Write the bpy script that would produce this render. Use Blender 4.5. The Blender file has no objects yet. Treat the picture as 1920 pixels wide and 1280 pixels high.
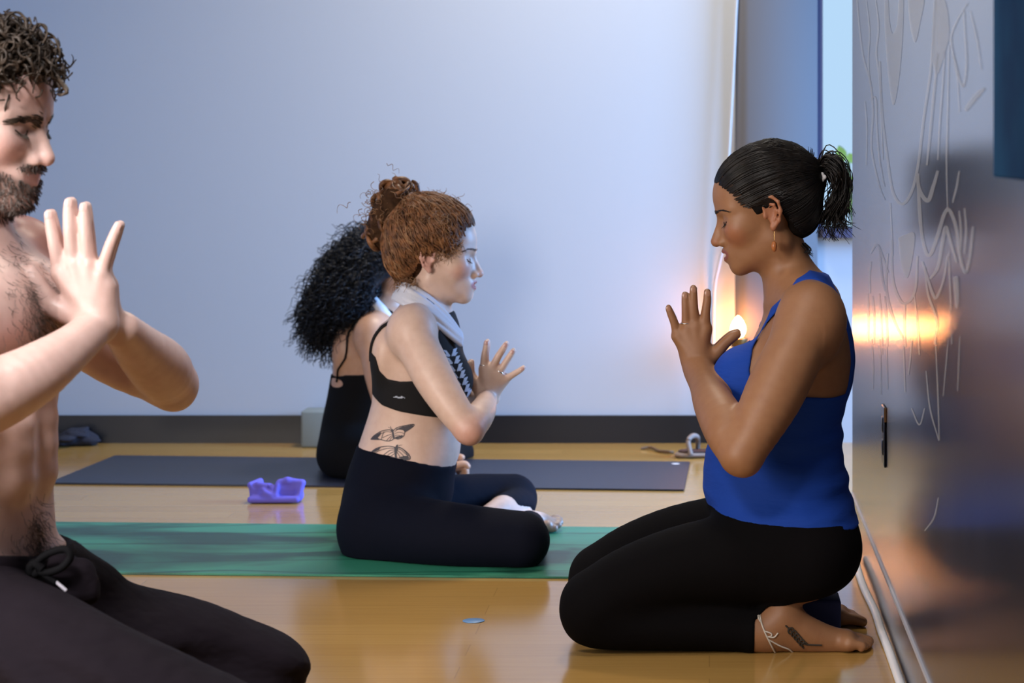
import bpy, bmesh, math, random
import numpy as np
import openvdb
from mathutils import Vector, Matrix

# ------------------------------------------------------------------ camera, world, lights, exposure
SC = bpy.context.scene
COL = SC.collection
FPX, VX, VY, CAMZ = 4266.7, 1330.0, 270.0, 0.93      # focal length in pixels, principal point, eye height
cam = bpy.data.cameras.new('camera')
cam.sensor_width = 36.0
cam.lens = 80.0
cam.shift_x = (960.0 - VX) / 1920.0
cam.shift_y = (VY - 640.0) / 1920.0
cam.clip_start = 0.05
cam.dof.use_dof = True
cam.dof.focus_distance = 4.2
cam.dof.aperture_fstop = 7.0
camo = bpy.data.objects.new('camera', cam)
camo.location = (0, 0, CAMZ)
camo.rotation_euler = (math.pi / 2, 0, 0)
COL.objects.link(camo)
SC.camera = camo

SC.view_settings.view_transform = 'Standard'
SC.view_settings.look = 'None'
SC.view_settings.gamma = 1.0
SC.view_settings.use_curve_mapping = False
SC.view_settings.exposure = 0.0

W = bpy.data.worlds.new('world'); SC.world = W
W.use_nodes = True
W.node_tree.nodes['Background'].inputs[0].default_value = (0.50, 0.74, 1.0, 1)
W.node_tree.nodes['Background'].inputs[1].default_value = 0.95

def area(name, loc, look, sx, sy, power, col):
    l = bpy.data.lights.new(name, 'AREA'); l.shape = 'RECTANGLE'; l.size = sx; l.size_y = sy
    l.energy = power; l.color = col
    o = bpy.data.objects.new(name, l); o.location = loc
    o.rotation_euler = (Vector(look) - Vector(loc)).to_track_quat('-Z', 'Y').to_euler()
    COL.objects.link(o)
    return o
# ceiling light near the back wall, side window daylight, and added fill lights
area('ceiling_key_and_fill', (-0.30, 6.32, 2.86), (-0.30, 6.32, 0.0), 0.5, 0.5, 33, (1.0, 0.88, 0.72)).data.spread = math.radians(130)
area('ceiling_key_and_fill', (-0.40, 3.2, 2.86), (-0.40, 3.2, 0.0), 0.6, 0.6, 8, (1.0, 0.94, 0.90)).data.spread = math.radians(95)  # added fill for the fronts of man and teacher, no known fixture
area('ceiling_key_and_fill', (-1.20, 1.3, 2.86), (-1.00, 3.1, 0.55), 0.6, 0.6, 15, (1.0, 0.94, 0.93)).data.spread = math.radians(55)  # added fill aimed at the man, unseen source
area('side_window_daylight', (2.56, 6.0, 1.25), (-0.9, 6.1, 0.1), 1.3, 1.2, 128, (0.26, 0.51, 1.0)).data.spread = math.radians(110)
area('left_fill_light', (-2.90, 1.4, 1.25), (-0.75, 4.1, 0.45), 1.7, 1.5, 40, (1.0, 0.91, 0.85)).data.spread = math.radians(85)  # added fill behind a made-up opening, brightens the camera-facing sides

# ------------------------------------------------------------------ small helpers
def P(px, py, Y):
    """point seen at a pixel of the 1920x1280 frame, Y metres in front of the camera"""
    return np.array([(px - VX) * Y / FPX, Y, CAMZ - (py - VY) * Y / FPX])

def mat(name, col, rough=0.6, metal=0.0, **kw):
    m = bpy.data.materials.new(name); m.use_nodes = True
    b = m.node_tree.nodes['Principled BSDF']
    b.inputs['Base Color'].default_value = (*col, 1)
    b.inputs['Roughness'].default_value = rough
    b.inputs['Metallic'].default_value = metal
    for k, v in kw.items():
        b.inputs[k.replace('_', ' ')].default_value = v
    return m

def nd(m, t, **kw):
    n = m.node_tree.nodes.new(t)
    for k, v in kw.items():
        if k in n.inputs.keys(): n.inputs[k].default_value = v
        else: setattr(n, k, v)
    return n

def bump(m, scale, strength, dist=0.002, detail=4.0, stretch=(1, 1, 1)):
    t = m.node_tree; b = t.nodes['Principled BSDF']
    tc = nd(m, 'ShaderNodeTexCoord'); mp = nd(m, 'ShaderNodeMapping'); mp.inputs['Scale'].default_value = stretch
    n = nd(m, 'ShaderNodeTexNoise'); n.inputs['Scale'].default_value = scale; n.inputs['Detail'].default_value = detail
    bp = nd(m, 'ShaderNodeBump'); bp.inputs['Strength'].default_value = strength; bp.inputs['Distance'].default_value = dist
    t.links.new(tc.outputs['Object'], mp.inputs[0]); t.links.new(mp.outputs[0], n.inputs['Vector'])
    t.links.new(n.outputs[0], bp.inputs['Height']); t.links.new(bp.outputs[0], b.inputs['Normal'])
    return n

def noisecol(m, scale, c0, c1, lo=0.35, hi=0.65, stretch=(1, 1, 1), detail=5.0, dist=0.0):
    t = m.node_tree; b = t.nodes['Principled BSDF']
    tc = nd(m, 'ShaderNodeTexCoord'); mp = nd(m, 'ShaderNodeMapping'); mp.inputs['Scale'].default_value = stretch
    n = nd(m, 'ShaderNodeTexNoise'); n.inputs['Scale'].default_value = scale; n.inputs['Detail'].default_value = detail
    n.inputs['Distortion'].default_value = dist
    r = nd(m, 'ShaderNodeValToRGB')
    r.color_ramp.elements[0].position = lo; r.color_ramp.elements[0].color = (*c0, 1)
    r.color_ramp.elements[1].position = hi; r.color_ramp.elements[1].color = (*c1, 1)
    t.links.new(tc.outputs['Object'], mp.inputs[0]); t.links.new(mp.outputs[0], n.inputs['Vector'])
    t.links.new(n.outputs[0], r.inputs[0]); t.links.new(r.outputs[0], b.inputs['Base Color'])
    return r

def tag(o, label=None, cat=None, group=None, kind=None):
    if label: o['label'] = label
    if cat: o['category'] = cat
    if group: o['group'] = group
    if kind: o['kind'] = kind
    return o

def mk(name, verts, faces, m=None, parent=None, smooth=True, cols=None):
    """fast mesh object from numpy verts and an (n,3|4) face array or list of faces"""
    me = bpy.data.meshes.new(name)
    verts = np.asarray(verts, np.float32)
    if isinstance(faces, np.ndarray):
        k = faces.shape[1]; nf = len(faces)
        me.vertices.add(len(verts)); me.vertices.foreach_set('co', verts.ravel())
        me.loops.add(nf * k); me.loops.foreach_set('vertex_index', faces.astype(np.int32).ravel())
        me.polygons.add(nf)
        me.polygons.foreach_set('loop_start', np.arange(0, nf * k, k, dtype=np.int32))
        me.polygons.foreach_set('loop_total', np.full(nf, k, np.int32))
        me.update(calc_edges=True)
    else:
        me.from_pydata(verts.tolist(), [], faces); me.update()
    if smooth:
        me.polygons.foreach_set('use_smooth', np.ones(len(me.polygons), bool))
    if cols is not None:
        a = me.color_attributes.new('Col', 'FLOAT_COLOR', 'POINT')
        c = np.ones((len(verts), 4), np.float32); c[:, :3] = cols
        a.data.foreach_set('color', c.ravel())
    if m: me.materials.append(m)
    me.validate()
    o = bpy.data.objects.new(name, me); COL.objects.link(o)
    if parent: o.parent = parent; o.matrix_parent_inverse = parent.matrix_world.inverted()
    return o

def box(name, lo, hi, m, parent=None, bev=0.0, seg=2):
    bm = bmesh.new(); bmesh.ops.create_cube(bm, size=1)
    lo = Vector(lo); hi = Vector(hi)
    for v in bm.verts:
        v.co = Vector([lo[i] + (v.co[i] + .5) * (hi[i] - lo[i]) for i in range(3)])
    if bev: bmesh.ops.bevel(bm, geom=bm.edges[:], offset=bev, segments=seg, affect='EDGES', profile=0.5)
    me = bpy.data.meshes.new(name); bm.to_mesh(me); bm.free()
    me.materials.append(m)
    if bev: me.polygons.foreach_set('use_smooth', np.ones(len(me.polygons), bool))
    o = bpy.data.objects.new(name, me); COL.objects.link(o)
    if parent: o.parent = parent
    return o

def empty(name, loc):
    o = bpy.data.objects.new(name, None); o.location = loc; o.empty_display_size = 0.1
    COL.objects.link(o); bpy.context.view_layer.update()
    return o

def catmull(pts, n):
    pts = np.asarray(pts, float)
    if len(pts) == 2:
        t = np.linspace(0, 1, n)[:, None]; return pts[0] * (1 - t) + pts[1] * t
    p = np.vstack([2 * pts[0] - pts[1], pts, 2 * pts[-1] - pts[-2]])
    u = np.linspace(0, len(pts) - 1 - 1e-9, n); i = u.astype(int); t = (u - i)[:, None]
    a, b, c, d = p[i], p[i + 1], p[i + 2], p[i + 3]
    return 0.5 * (2 * b + (c - a) * t + (2 * a - 5 * b + 4 * c - d) * t ** 2 + (-a + 3 * b - 3 * c + d) * t ** 3)

def tube_arrays(lines, rads, sides=5):
    """round tubes along many polylines -> verts, quads; rads: per line a float or an array per point"""
    V, Fc = [], []; base = 0
    ang = np.linspace(0, 2 * np.pi, sides, endpoint=False)
    ca, sa = np.cos(ang)[None, :, None], np.sin(ang)[None, :, None]
    for L, r in zip(lines, rads):
        L = np.asarray(L, float); n = len(L)
        T = np.gradient(L, axis=0); T /= np.linalg.norm(T, axis=1, keepdims=True) + 1e-12
        ref = np.array([0.31, 0.52, 0.79]); 
        U = np.cross(T, ref); U /= np.linalg.norm(U, axis=1, keepdims=True) + 1e-9
        Wv = np.cross(T, U)
        r = np.broadcast_to(np.asarray(r, float), (n,))[:, None, None]
        V.append((L[:, None, :] + r * (ca * U[:, None, :] + sa * Wv[:, None, :])).reshape(-1, 3))
        i = np.arange(n - 1)[:, None] * sides; j = np.arange(sides)[None, :]; j2 = (j + 1) % sides
        Fc.append(np.stack([i + j, i + j2, i + sides + j2, i + sides + j], -1).reshape(-1, 4) + base)
        base += n * sides
    return np.vstack(V), np.vstack(Fc)

def tubes(name, lines, rads, m, parent=None, sides=5):
    v, f = tube_arrays(lines, rads, sides)
    o = mk(name, v, f, m, parent)
    if len(lines) > 9: o['kind'] = 'stuff'      # uncountable strands
    return o

# ------------------------------------------------------------------ signed distance sculpting
def smin(a, b, k):
    h = np.maximum(k - np.abs(a - b), 0) / k
    return np.minimum(a, b) - h * h * (k * 0.25)

def norm(v):
    v = np.asarray(v, float); return v / np.linalg.norm(v)

class Field:
    def __init__(s, lo, hi, h):
        s.lo = np.asarray(lo, float); s.h = h
        s.n = np.ceil((np.asarray(hi, float) - s.lo) / h).astype(int) + 1
        s.d = np.full(s.n, 1.0, np.float32)
        s.ax = [(s.lo[i] + h * np.arange(s.n[i])).astype(np.float32) for i in range(3)]
    def sl(s, lo, hi, m):
        a = np.clip(np.floor((np.asarray(lo) - m - s.lo) / s.h).astype(int), 0, s.n)
        b = np.clip(np.ceil((np.asarray(hi) + m - s.lo) / s.h).astype(int) + 1, 0, s.n)
        return tuple(slice(a[i], b[i]) for i in range(3))
    def grid(s, q):
        return s.ax[0][q[0]][:, None, None], s.ax[1][q[1]][None, :, None], s.ax[2][q[2]][None, None, :]
    def add(s, prim, k=0.02):
        fn, lo, hi = prim
        q = s.sl(lo, hi, k + 0.012)
        if s.d[q].size == 0: return
        s.d[q] = smin(s.d[q], fn(*s.grid(q)).astype(np.float32), k)
    def cut(s, prim, k=0.01):
        fn, lo, hi = prim
        q = s.sl(lo, hi, k + 0.012)
        if s.d[q].size == 0: return
        s.d[q] = -smin(-s.d[q], fn(*s.grid(q)).astype(np.float32), k)
    def chain(s, pts, k=0.02, flat=None):
        """pts: list of (point, radius)"""
        A = np.array([[*p, r] for p, r in pts], float)
        if len(A) > 2:
            B = catmull(A, (len(A) - 1) * 4 + 1); B[:, 3] = np.clip(B[:, 3], A[:, 3].min() * .9, A[:, 3].max() * 1.05); A = B
        g = 0.0
        rm = A[:, 3].max() * (flat[1] if flat is not None and flat[1] > 1 else 1)
        q = s.sl(A[:, :3].min(0) - rm, A[:, :3].max(0) + rm, k + .012)
        if s.d[q].size == 0: return
        tmp = np.full(s.d[q].shape, 1.0, np.float32); o = [sl.start for sl in q]
        for a, b in zip(A[:-1], A[1:]):
            fn, lo, hi = rc(a[:3], b[:3], a[3], b[3], flat)
            w = s.sl(lo, hi, k + .012); w2 = tuple(slice(w[i].start - o[i], w[i].stop - o[i]) for i in range(3))
            if tmp[w2].size: tmp[w2] = np.minimum(tmp[w2], fn(*s.grid(w)))
        s.d[q] = smin(s.d[q], tmp, k)
    def mesh(s, d=None):
        d = s.d if d is None else d
        w = 3 * s.h
        c = np.clip(d, -w, w)
        g = openvdb.FloatGrid(w)
        g.copyFromArray(np.ascontiguousarray(c, np.float32), tolerance=1e-7)
        p, q = g.convertToQuads(0.0)
        p = p * s.h + s.lo
        return p.astype(np.float32), q[:, ::-1].astype(np.int32)
    def val(s, p):
        u = (np.asarray(p) - s.lo) / s.h
        i = np.clip(np.floor(u).astype(int), 0, s.n - 2); t = np.clip(u - i, 0, 1)
        r = 0
        for a in (0, 1):
            for b in (0, 1):
                for c in (0, 1):
                    w = (t[:, 0] if a else 1 - t[:, 0]) * (t[:, 1] if b else 1 - t[:, 1]) * (t[:, 2] if c else 1 - t[:, 2])
                    r = r + w * s.d[i[:, 0] + a, i[:, 1] + b, i[:, 2] + c]
        return r
    def nrm(s, p):
        e = s.h; p = np.asarray(p, float)
        g = np.stack([s.val(p + np.eye(3)[i] * e) - s.val(p - np.eye(3)[i] * e) for i in range(3)], 1)
        return g / (np.linalg.norm(g, axis=1, keepdims=True) + 1e-9)
    def project(s, p, off=0.0, it=8):
        """slide points onto the surface (plus an offset)"""
        p = np.array(p, float)
        for _ in range(it):
            p = p - s.nrm(p) * np.clip(s.val(p) - off, -0.01, 0.01)[:, None] * 0.9
        return p
    def project_lines(s, lines, off=0.0, it=8):
        n = [len(l) for l in lines]; q = s.project(np.vstack(lines), off, it)
        return np.split(q, np.cumsum(n)[:-1])
    def shoot(s, p, dirv, off=0.0, n=300):
        """march points along a direction until they meet the surface"""
        p = np.array(p, float); dirv = norm(dirv)
        for _ in range(n):
            v = s.val(p) - off
            p = p + dirv[None] * np.clip(v, -0.004, 0.004)[:, None]
        return p

def rc(a, b, ra, rb, flat=None):
    a = np.asarray(a, float); b = np.asarray(b, float)
    lo = np.minimum(a - ra, b - rb); hi = np.maximum(a + ra, b + rb)
    if flat is not None:
        n = norm(flat[0]); fac = flat[1]
        if fac > 1:
            g = max(ra, rb) * (fac - 1) * np.abs(n); lo = lo - g; hi = hi + g
    ab = (b - a)
    if flat is not None: ab = ab - n * (n @ ab) * (1 - 1 / fac)
    L2 = float(ab @ ab) + 1e-12
    def fn(X, Y, Z):
        x, y, z = X - a[0], Y - a[1], Z - a[2]
        if flat is not None:
            c = (x * n[0] + y * n[1] + z * n[2]) * (1 - 1 / fac)
            x = x - c * n[0]; y = y - c * n[1]; z = z - c * n[2]
        t = np.clip((x * ab[0] + y * ab[1] + z * ab[2]) / L2, 0, 1)
        x = x - t * ab[0]; y = y - t * ab[1]; z = z - t * ab[2]
        q = x * x + y * y + z * z
        return np.sqrt(np.maximum(q, 1e-12)) - (ra + t * (rb - ra))
    return fn, lo, hi

def ell(c, r, R=None):
    c = np.asarray(c, float); r = np.asarray(r, float)
    R = np.eye(3) if R is None else np.asarray(R, float)      # columns are the local axes
    ext = np.sqrt(((R * r[None, :]) ** 2).sum(1))
    def fn(X, Y, Z):
        x, y, z = X - c[0], Y - c[1], Z - c[2]
        u = x * R[0, 0] + y * R[1, 0] + z * R[2, 0]
        v = x * R[0, 1] + y * R[1, 1] + z * R[2, 1]
        w = x * R[0, 2] + y * R[1, 2] + z * R[2, 2]
        k0 = np.sqrt((u / r[0]) ** 2 + (v / r[1]) ** 2 + (w / r[2]) ** 2)
        k1 = np.sqrt((u / r[0] ** 2) ** 2 + (v / r[1] ** 2) ** 2 + (w / r[2] ** 2) ** 2) + 1e-9
        return np.where(k0 < 1e-4, -r.min(), k0 * (k0 - 1) / k1)
    return fn, c - ext, c + ext

def loft(rows, yaw=0.0, pw=2.2):
    """torso of stacked rounded slices: rows (z, cx, cy, half depth, half width), any order"""
    rows = sorted(rows); A = np.array(rows)
    zz = np.linspace(A[0, 0], A[-1, 0], 240)
    tab = [np.interp(zz, A[:, 0], A[:, i]) for i in range(1, 5)]
    ker = np.exp(-np.linspace(-2, 2, 25) ** 2); ker /= ker.sum()
    tab = [np.convolve(np.pad(t, 12, mode='edge'), ker, 'valid') for t in tab]
    c, s_ = math.cos(yaw), math.sin(yaw); z0, z1 = A[0, 0], A[-1, 0]
    R = A[:, 3:].max() + .0
    def fn(X, Y, Z):
        zf = Z.ravel()
        cx, cy, ru, rv = [np.interp(zf, zz, t).astype(np.float32)[None, None, :] for t in tab]
        x, y = X - cx, Y - cy
        u = np.abs(x * c + y * s_) / ru; v = np.abs(-x * s_ + y * c) / rv
        rad = (u ** pw + v ** pw) ** (1 / pw)
        d = (rad - 1) * np.minimum(ru, rv)
        zc = np.maximum(z0 - Z, Z - z1)
        return -smin(-d, -zc, 0.03)
    lo = np.array([A[:, 1].min() - R, A[:, 2].min() - R, z0]); hi = np.array([A[:, 1].max() + R, A[:, 2].max() + R, z1])
    return fn, lo, hi

def poly_sd(U, V, pts):
    """signed distance to a 2-D polygon (negative inside), U, V broadcastable"""
    pts = np.asarray(pts, float); n = len(pts)
    d = None; sgn = None
    for i in range(n):
        a = pts[i]; b = pts[i - 1]
        ex, ey = b - a
        wx, wy = U - a[0], V - a[1]
        t = np.clip((wx * ex + wy * ey) / (ex * ex + ey * ey + 1e-12), 0, 1)
        q = (wx - ex * t) ** 2 + (wy - ey * t) ** 2
        d = q if d is None else np.minimum(d, q)
        c1 = V >= a[1]; c2 = V < b[1]; c3 = ex * wy > ey * wx
        f = (c1 & c2 & c3) | (~c1 & ~c2 & ~c3)
        sgn = np.where(f, -1, 1) if sgn is None else np.where(f, -sgn, sgn)
    return sgn * np.sqrt(d)

def px_poly(pts, Y):
    return [(P(x, y, Y)[0], P(x, y, Y)[2]) for x, y in pts]

# local head frame ------------------------------------------------------------
class Frame:
    def __init__(s, o, theta, pitch=0.0, roll=0.0, scale=1.0):
        t, p = math.radians(theta), math.radians(pitch)
        f0 = np.array([math.cos(t), math.sin(t), 0]); l0 = np.array([-math.sin(t), math.cos(t), 0]); z = np.array([0, 0, 1.0])
        f = math.cos(p) * f0 - math.sin(p) * z; u = math.cos(p) * z + math.sin(p) * f0
        r = math.radians(roll)
        l = math.cos(r) * l0 + math.sin(r) * u; u = math.cos(r) * u - math.sin(r) * l0
        s.o = np.asarray(o, float); s.R = np.stack([f, l, u], 1); s.s = scale
    def w(s, p):
        return s.o + s.s * (np.asarray(p, float) @ s.R.T)
    def l(s, p):
        return ((np.asarray(p, float) - s.o) @ s.R) / s.s

class Head:
    """sculpts a head into a Field, in local coordinates: x forward, y left, z up, origin between the eyes' level"""
    def __init__(s, F, fr, **o):
        s.F, s.fr = F, fr
        g = lambda k, d: o.get(k, d)
        jw = g('jaw', 1.0); ns = g('nose', 1.0); lip = g('lip', 1.0); ch = g('chin', 0.0); br = g('brow', 1.0)
        mouth = g('mouth', 0.0)
        q = F.sl(fr.o - .21, fr.o + .21, 0)
        X, Y, Z = F.grid(q)
        R, oo = fr.R, fr.o
        x = ((X - oo[0]) * R[0, 0] + (Y - oo[1]) * R[1, 0] + (Z - oo[2]) * R[2, 0]) / fr.s
        y = ((X - oo[0]) * R[0, 1] + (Y - oo[1]) * R[1, 1] + (Z - oo[2]) * R[2, 1]) / fr.s
        z = ((X - oo[0]) * R[0, 2] + (Y - oo[1]) * R[1, 2] + (Z - oo[2]) * R[2, 2]) / fr.s
        ay = np.abs(y)
        H = [None]
        def A(pr, k, sym=False):
            v = pr[0](x, ay if sym else y, z)
            H[0] = v if H[0] is None else smin(H[0], v, k)
        def C(pr, k, sym=False):
            v = pr[0](x, ay if sym else y, z)
            H[0] = -smin(-H[0], v, k)
        A(ell((-.008, 0, .035), (.094, .076, .085)), .02)
        A(ell((.030, 0, .030), (.064, .064, .064)), .03)
        A(ell((.030, 0, -.035), (.062, .058, .066)), .03)
        A(rc((-.004, .045 * jw, -.058), (.068, .014 * jw, -.093 - ch), .021, .019), .028, True)
        A(rc((.077 + ch * .5, -.008 * jw, -.098 - ch), (.077 + ch * .5, .008 * jw, -.098 - ch), .0165, .0165), .014)
        A(ell((.058, .040, -.026), (.027, .024, .024)), .022, True)
        A(rc((.085, .012, .012), (.064, .048, .015), .0105 * br, .0115 * br), .014, True)
        A(ell((.030, 0, -.084), (.044, .040, .020)), .024)
        C(ell((.099, .032, -.004), (.016, .020, .011)), .013, True)
        A(ell((.0735, .031, -.005), (.0125, .0145, .0115)), .0035, True)
        A(ell((.071, 0, -.068), (.029, .031, .025)), .016)
        A(rc((.085, 0, .004), (.1085 + .004 * (ns - 1) * 4, 0, -.040), .0070, .0095), .009)
        A(rc((.080, .010, -.016), (.094, .0105, -.043), .0075, .0085), .010, True)
        A(ell((.0985, .0125, -.0455), (.0095, .0072, .0075)), .005, True)
        A(ell((.1085, 0, -.0435), (.0090, .0095, .0080)), .006)
        C(ell((.1035, .0065, -.0535), (.006, .0035, .004)), .003, True)
        # lips
        zu, zl = -.0635 + mouth * .3, -.0765 - mouth
        A(rc((.0985, .000, zu), (.0820, .0225, -.0690), .0054 * lip, .0030), .005, True)
        A(rc((.0970, .000, zl), (.0820, .0220, -.0700 - mouth * .3), .0060 * lip, .0032), .005, True)
        if mouth: C(ell((.101, 0, -.0695 - mouth * .3), (.018, .015, .0018 + mouth * .45)), .002)
        # ears
        def ear(pts, r, k):
            for a, b in zip(pts[:-1], pts[1:]): A(rc(a, b, r, r), k, True)
        A(ell((-.010, .0735, -.010), (.014, .0050, .026)), .008, True)
        E0 = [(.006, .074, -.004), (.008, .0755, .012), (.000, .079, .022), (-.013, .083, .022), (-.023, .086, .010),
              (-.024, .085, -.008), (-.017, .081, -.026), (-.006, .076, -.036)]
        ear(E0, .0034, .003)
        ear([(-.004, .079, .010), (-.014, .083, .006), (-.016, .083, -.008), (-.008, .079, -.022)], .0028, .003)
        A(ell((-.003, .0755, -.036), (.0065, .0040, .0085)), .004, True)
        A(ell((.007, .0755, -.012), (.0045, .0040, .0065)), .003, True)
        C(ell((-.004, .0815, -.010), (.0085, .0055, .0125)), .003, True)
        v = (H[0] * fr.s).astype(np.float32)
        F.d[q] = smin(F.d[q], v, 0.022)

def hand(F, W_, fingers, thumb, k=0.006, rw=0.022, rm=0.0125, flat=None):
    """W_ wrist point; fingers: list of point lists from knuckle to tip with radii; thumb likewise"""
    for f in fingers:
        (b, rb) = f[0]
        F.add(rc(W_, b, rw * .75, rb + .0030), .014)
        F.chain(f, k)
    F.chain([(W_, rw * .8)] + thumb, .010)
# ------------------------------------------------------------------ the room
WX = 0.34          # face of the dark glossy wall on the right
BY = 7.09          # face of the back wall
M_wall = mat('wall_paint', (0.48, 0.515, 0.57), 0.75); bump(M_wall, 35, 0.05, 0.002)
M_shade_grey = mat('wall_shade_grey', (0.125, 0.122, 0.13), 0.85)  # shade of the dark wall section put into the base colour
M_black = mat('black_baseboard', (0.012, 0.013, 0.016), 0.35)
M_ceil = mat('ceiling_paint', (0.75, 0.74, 0.71), 0.9)
M_frame = mat('dark_window_frame', (0.055, 0.06, 0.12), 0.5)
M_white = mat('white_plastic', (0.80, 0.80, 0.82), 0.4)
M_glass = mat('window_glass', (1, 1, 1), 0.0, Transmission_Weight=1.0, IOR=1.05)

def boxes(name, bl, m, kind='structure', parent=None):
    V, F_ = [], []
    for lo, hi in bl:
        b = len(V)
        for x in (lo[0], hi[0]):
            for y in (lo[1], hi[1]):
                for z in (lo[2], hi[2]): V.append((x, y, z))
        F_ += [[b + i for i in q] for q in ((0, 1, 3, 2), (4, 6, 7, 5), (0, 4, 5, 1), (2, 3, 7, 6), (0, 2, 6, 4), (1, 5, 7, 3))]
    o = mk(name, np.array(V), F_, m, parent, smooth=False)
    if kind and not parent: o['kind'] = kind
    return o

# floor: honey coloured satin laminate boards running from left to right
M_floor = mat('honey_laminate', (0.5, 0.3, 0.1), 0.14)
def floor_nodes(m):
    t = m.node_tree; b = t.nodes['Principled BSDF']
    tc = nd(m, 'ShaderNodeTexCoord')
    br = nd(m, 'ShaderNodeTexBrick'); br.inputs['Scale'].default_value = 1.0
    br.inputs['Brick Width'].default_value = 1.2; br.inputs['Row Height'].default_value = 0.09
    br.inputs['Mortar Size'].default_value = 0.0012; br.inputs['Mortar Smooth'].default_value = 0.3
    br.inputs['Color1'].default_value = (0.47, 0.275, 0.080, 1); br.inputs['Color2'].default_value = (0.42, 0.240, 0.066, 1)
    br.inputs['Mortar'].default_value = (0.35, 0.20, 0.055, 1); br.offset = 0.37
    mp = nd(m, 'ShaderNodeMapping'); mp.inputs['Scale'].default_value = (2.5, 60, 1)
    no = nd(m, 'ShaderNodeTexNoise'); no.inputs['Scale'].default_value = 2.0; no.inputs['Detail'].default_value = 6
    mx = nd(m, 'ShaderNodeMix'); mx.data_type = 'RGBA'; mx.blend_type = 'MULTIPLY'; mx.inputs[0].default_value = 0.35
    rp = nd(m, 'ShaderNodeValToRGB'); rp.color_ramp.elements[0].color = (0.72, 0.68, 0.6, 1); rp.color_ramp.elements[0].position = .3
    rp.color_ramp.elements[1].position = .7
    L = t.links.new
    L(tc.outputs['Object'], br.inputs['Vector']); L(tc.outputs['Object'], mp.inputs[0]); L(mp.outputs[0], no.inputs['Vector'])
    L(no.outputs[0], rp.inputs[0]); L(br.outputs['Color'], mx.inputs[6]); L(rp.outputs[0], mx.inputs[7]); L(mx.outputs[2], b.inputs['Base Color'])
    bp = nd(m, 'ShaderNodeBump'); bp.inputs['Strength'].default_value = 0.08; bp.inputs['Distance'].default_value = 0.001
    L(no.outputs[0], bp.inputs['Height']); L(bp.outputs[0], b.inputs['Normal'])
floor_nodes(M_floor)
boxes('floor', [((-2.85, -1.7, -0.1), (2.5, 7.3, 0.0))], M_floor)
boxes('ceiling', [((-2.85, -1.7, 2.9), (2.5, 7.3, 3.0))], M_ceil)
# back wall with a window on its right end
X0, X1, Z0, Z1 = 0.352, 1.35, 0.67, 2.45
boxes('wall_back', [((-2.85, BY, 0), (X0, BY + .12, 2.9)), ((X0, BY, 0), (X1, BY + .12, Z0)), ((X0, BY, Z1), (X1, BY + .12, 2.9)),
                    ((X1, BY, 0), (2.5, BY + .12, 2.9))], M_wall)
boxes('baseboard_back', [((-2.75, BY - .014, 0), (WX, BY, 0.086))], M_black)
w1 = boxes('window_1', [((X0 - .017, BY - .03, Z0 - .03), (X0, BY + .10, Z1 + .03)), ((X1, BY - .03, Z0 - .03), (X1 + .02, BY + .10, Z1 + .03)),
                   ((X0, BY - .03, Z1), (X1, BY + .10, Z1 + .03))], M_frame)
boxes('window_sill', [((X0, BY - .05, Z0 - .03), (X1, BY + .10, Z0))], M_frame, parent=w1)
boxes('window_pane', [((X0, BY + .05, Z0), (X1, BY + .056, Z1))], M_glass, parent=w1)
# shallow pilaster by the window, left edge rounded, wall shade painted in as grey
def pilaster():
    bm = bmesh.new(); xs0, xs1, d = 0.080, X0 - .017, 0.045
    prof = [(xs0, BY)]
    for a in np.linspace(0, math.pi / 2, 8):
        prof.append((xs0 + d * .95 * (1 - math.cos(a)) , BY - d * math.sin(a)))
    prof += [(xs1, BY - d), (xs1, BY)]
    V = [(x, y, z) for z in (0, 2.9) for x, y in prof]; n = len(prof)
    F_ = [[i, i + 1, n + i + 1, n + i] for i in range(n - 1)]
    o = mk('trim_1', np.array(V), F_, M_shade_grey); o['kind'] = 'structure'
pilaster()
# outer walls; side window opening, and an added left opening for the fill light
boxes('wall_side', [((2.4, -1.6, 0), (2.5, 5.35, 2.9)), ((2.4, 6.65, 0), (2.5, BY, 2.9)), ((2.4, 5.35, 0), (2.5, 6.65, .65)), ((2.4, 5.35, 2.45), (2.5, 6.65, 2.9))], M_wall)
LX = -2.75
boxes('wall_left', [((LX - .1, -1.6, 0), (LX, .4, 2.9)), ((LX - .1, 2.4, 0), (LX, BY, 2.9)), ((LX - .1, .4, 0), (LX, 2.4, .45)), ((LX - .1, .4, 2.1), (LX, 2.4, 2.9))], M_wall)
boxes('wall_front', [((LX, -1.7, 0), (2.5, -1.6, 2.9))], M_wall)

# dark glossy wall on the right with pale line drawing
M_dark = mat('glossy_dark_wall', (0.020, 0.022, 0.034), 0.24, Coat_Weight=0.6, Coat_Roughness=0.2)
n_ = noisecol(M_dark, 3.0, (0.018, 0.020, 0.034), (0.040, 0.043, 0.064), .3, .7, stretch=(1, 1.2, .15))
bump(M_dark, 4, 0.10, 0.004, 5, stretch=(1, 3, .25))
wr = boxes('wall_right', [((WX, -1.6, 0), (WX + .12, 5.41, 2.9))], M_dark)
M_edge = mat('thin_metal_strip', (0.50, 0.50, 0.54), 0.4, 0.3)
boxes('baseboard_right', [((WX - .004, -1.4, 0.098), (WX, 5.40, 0.104))], M_edge)

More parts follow.
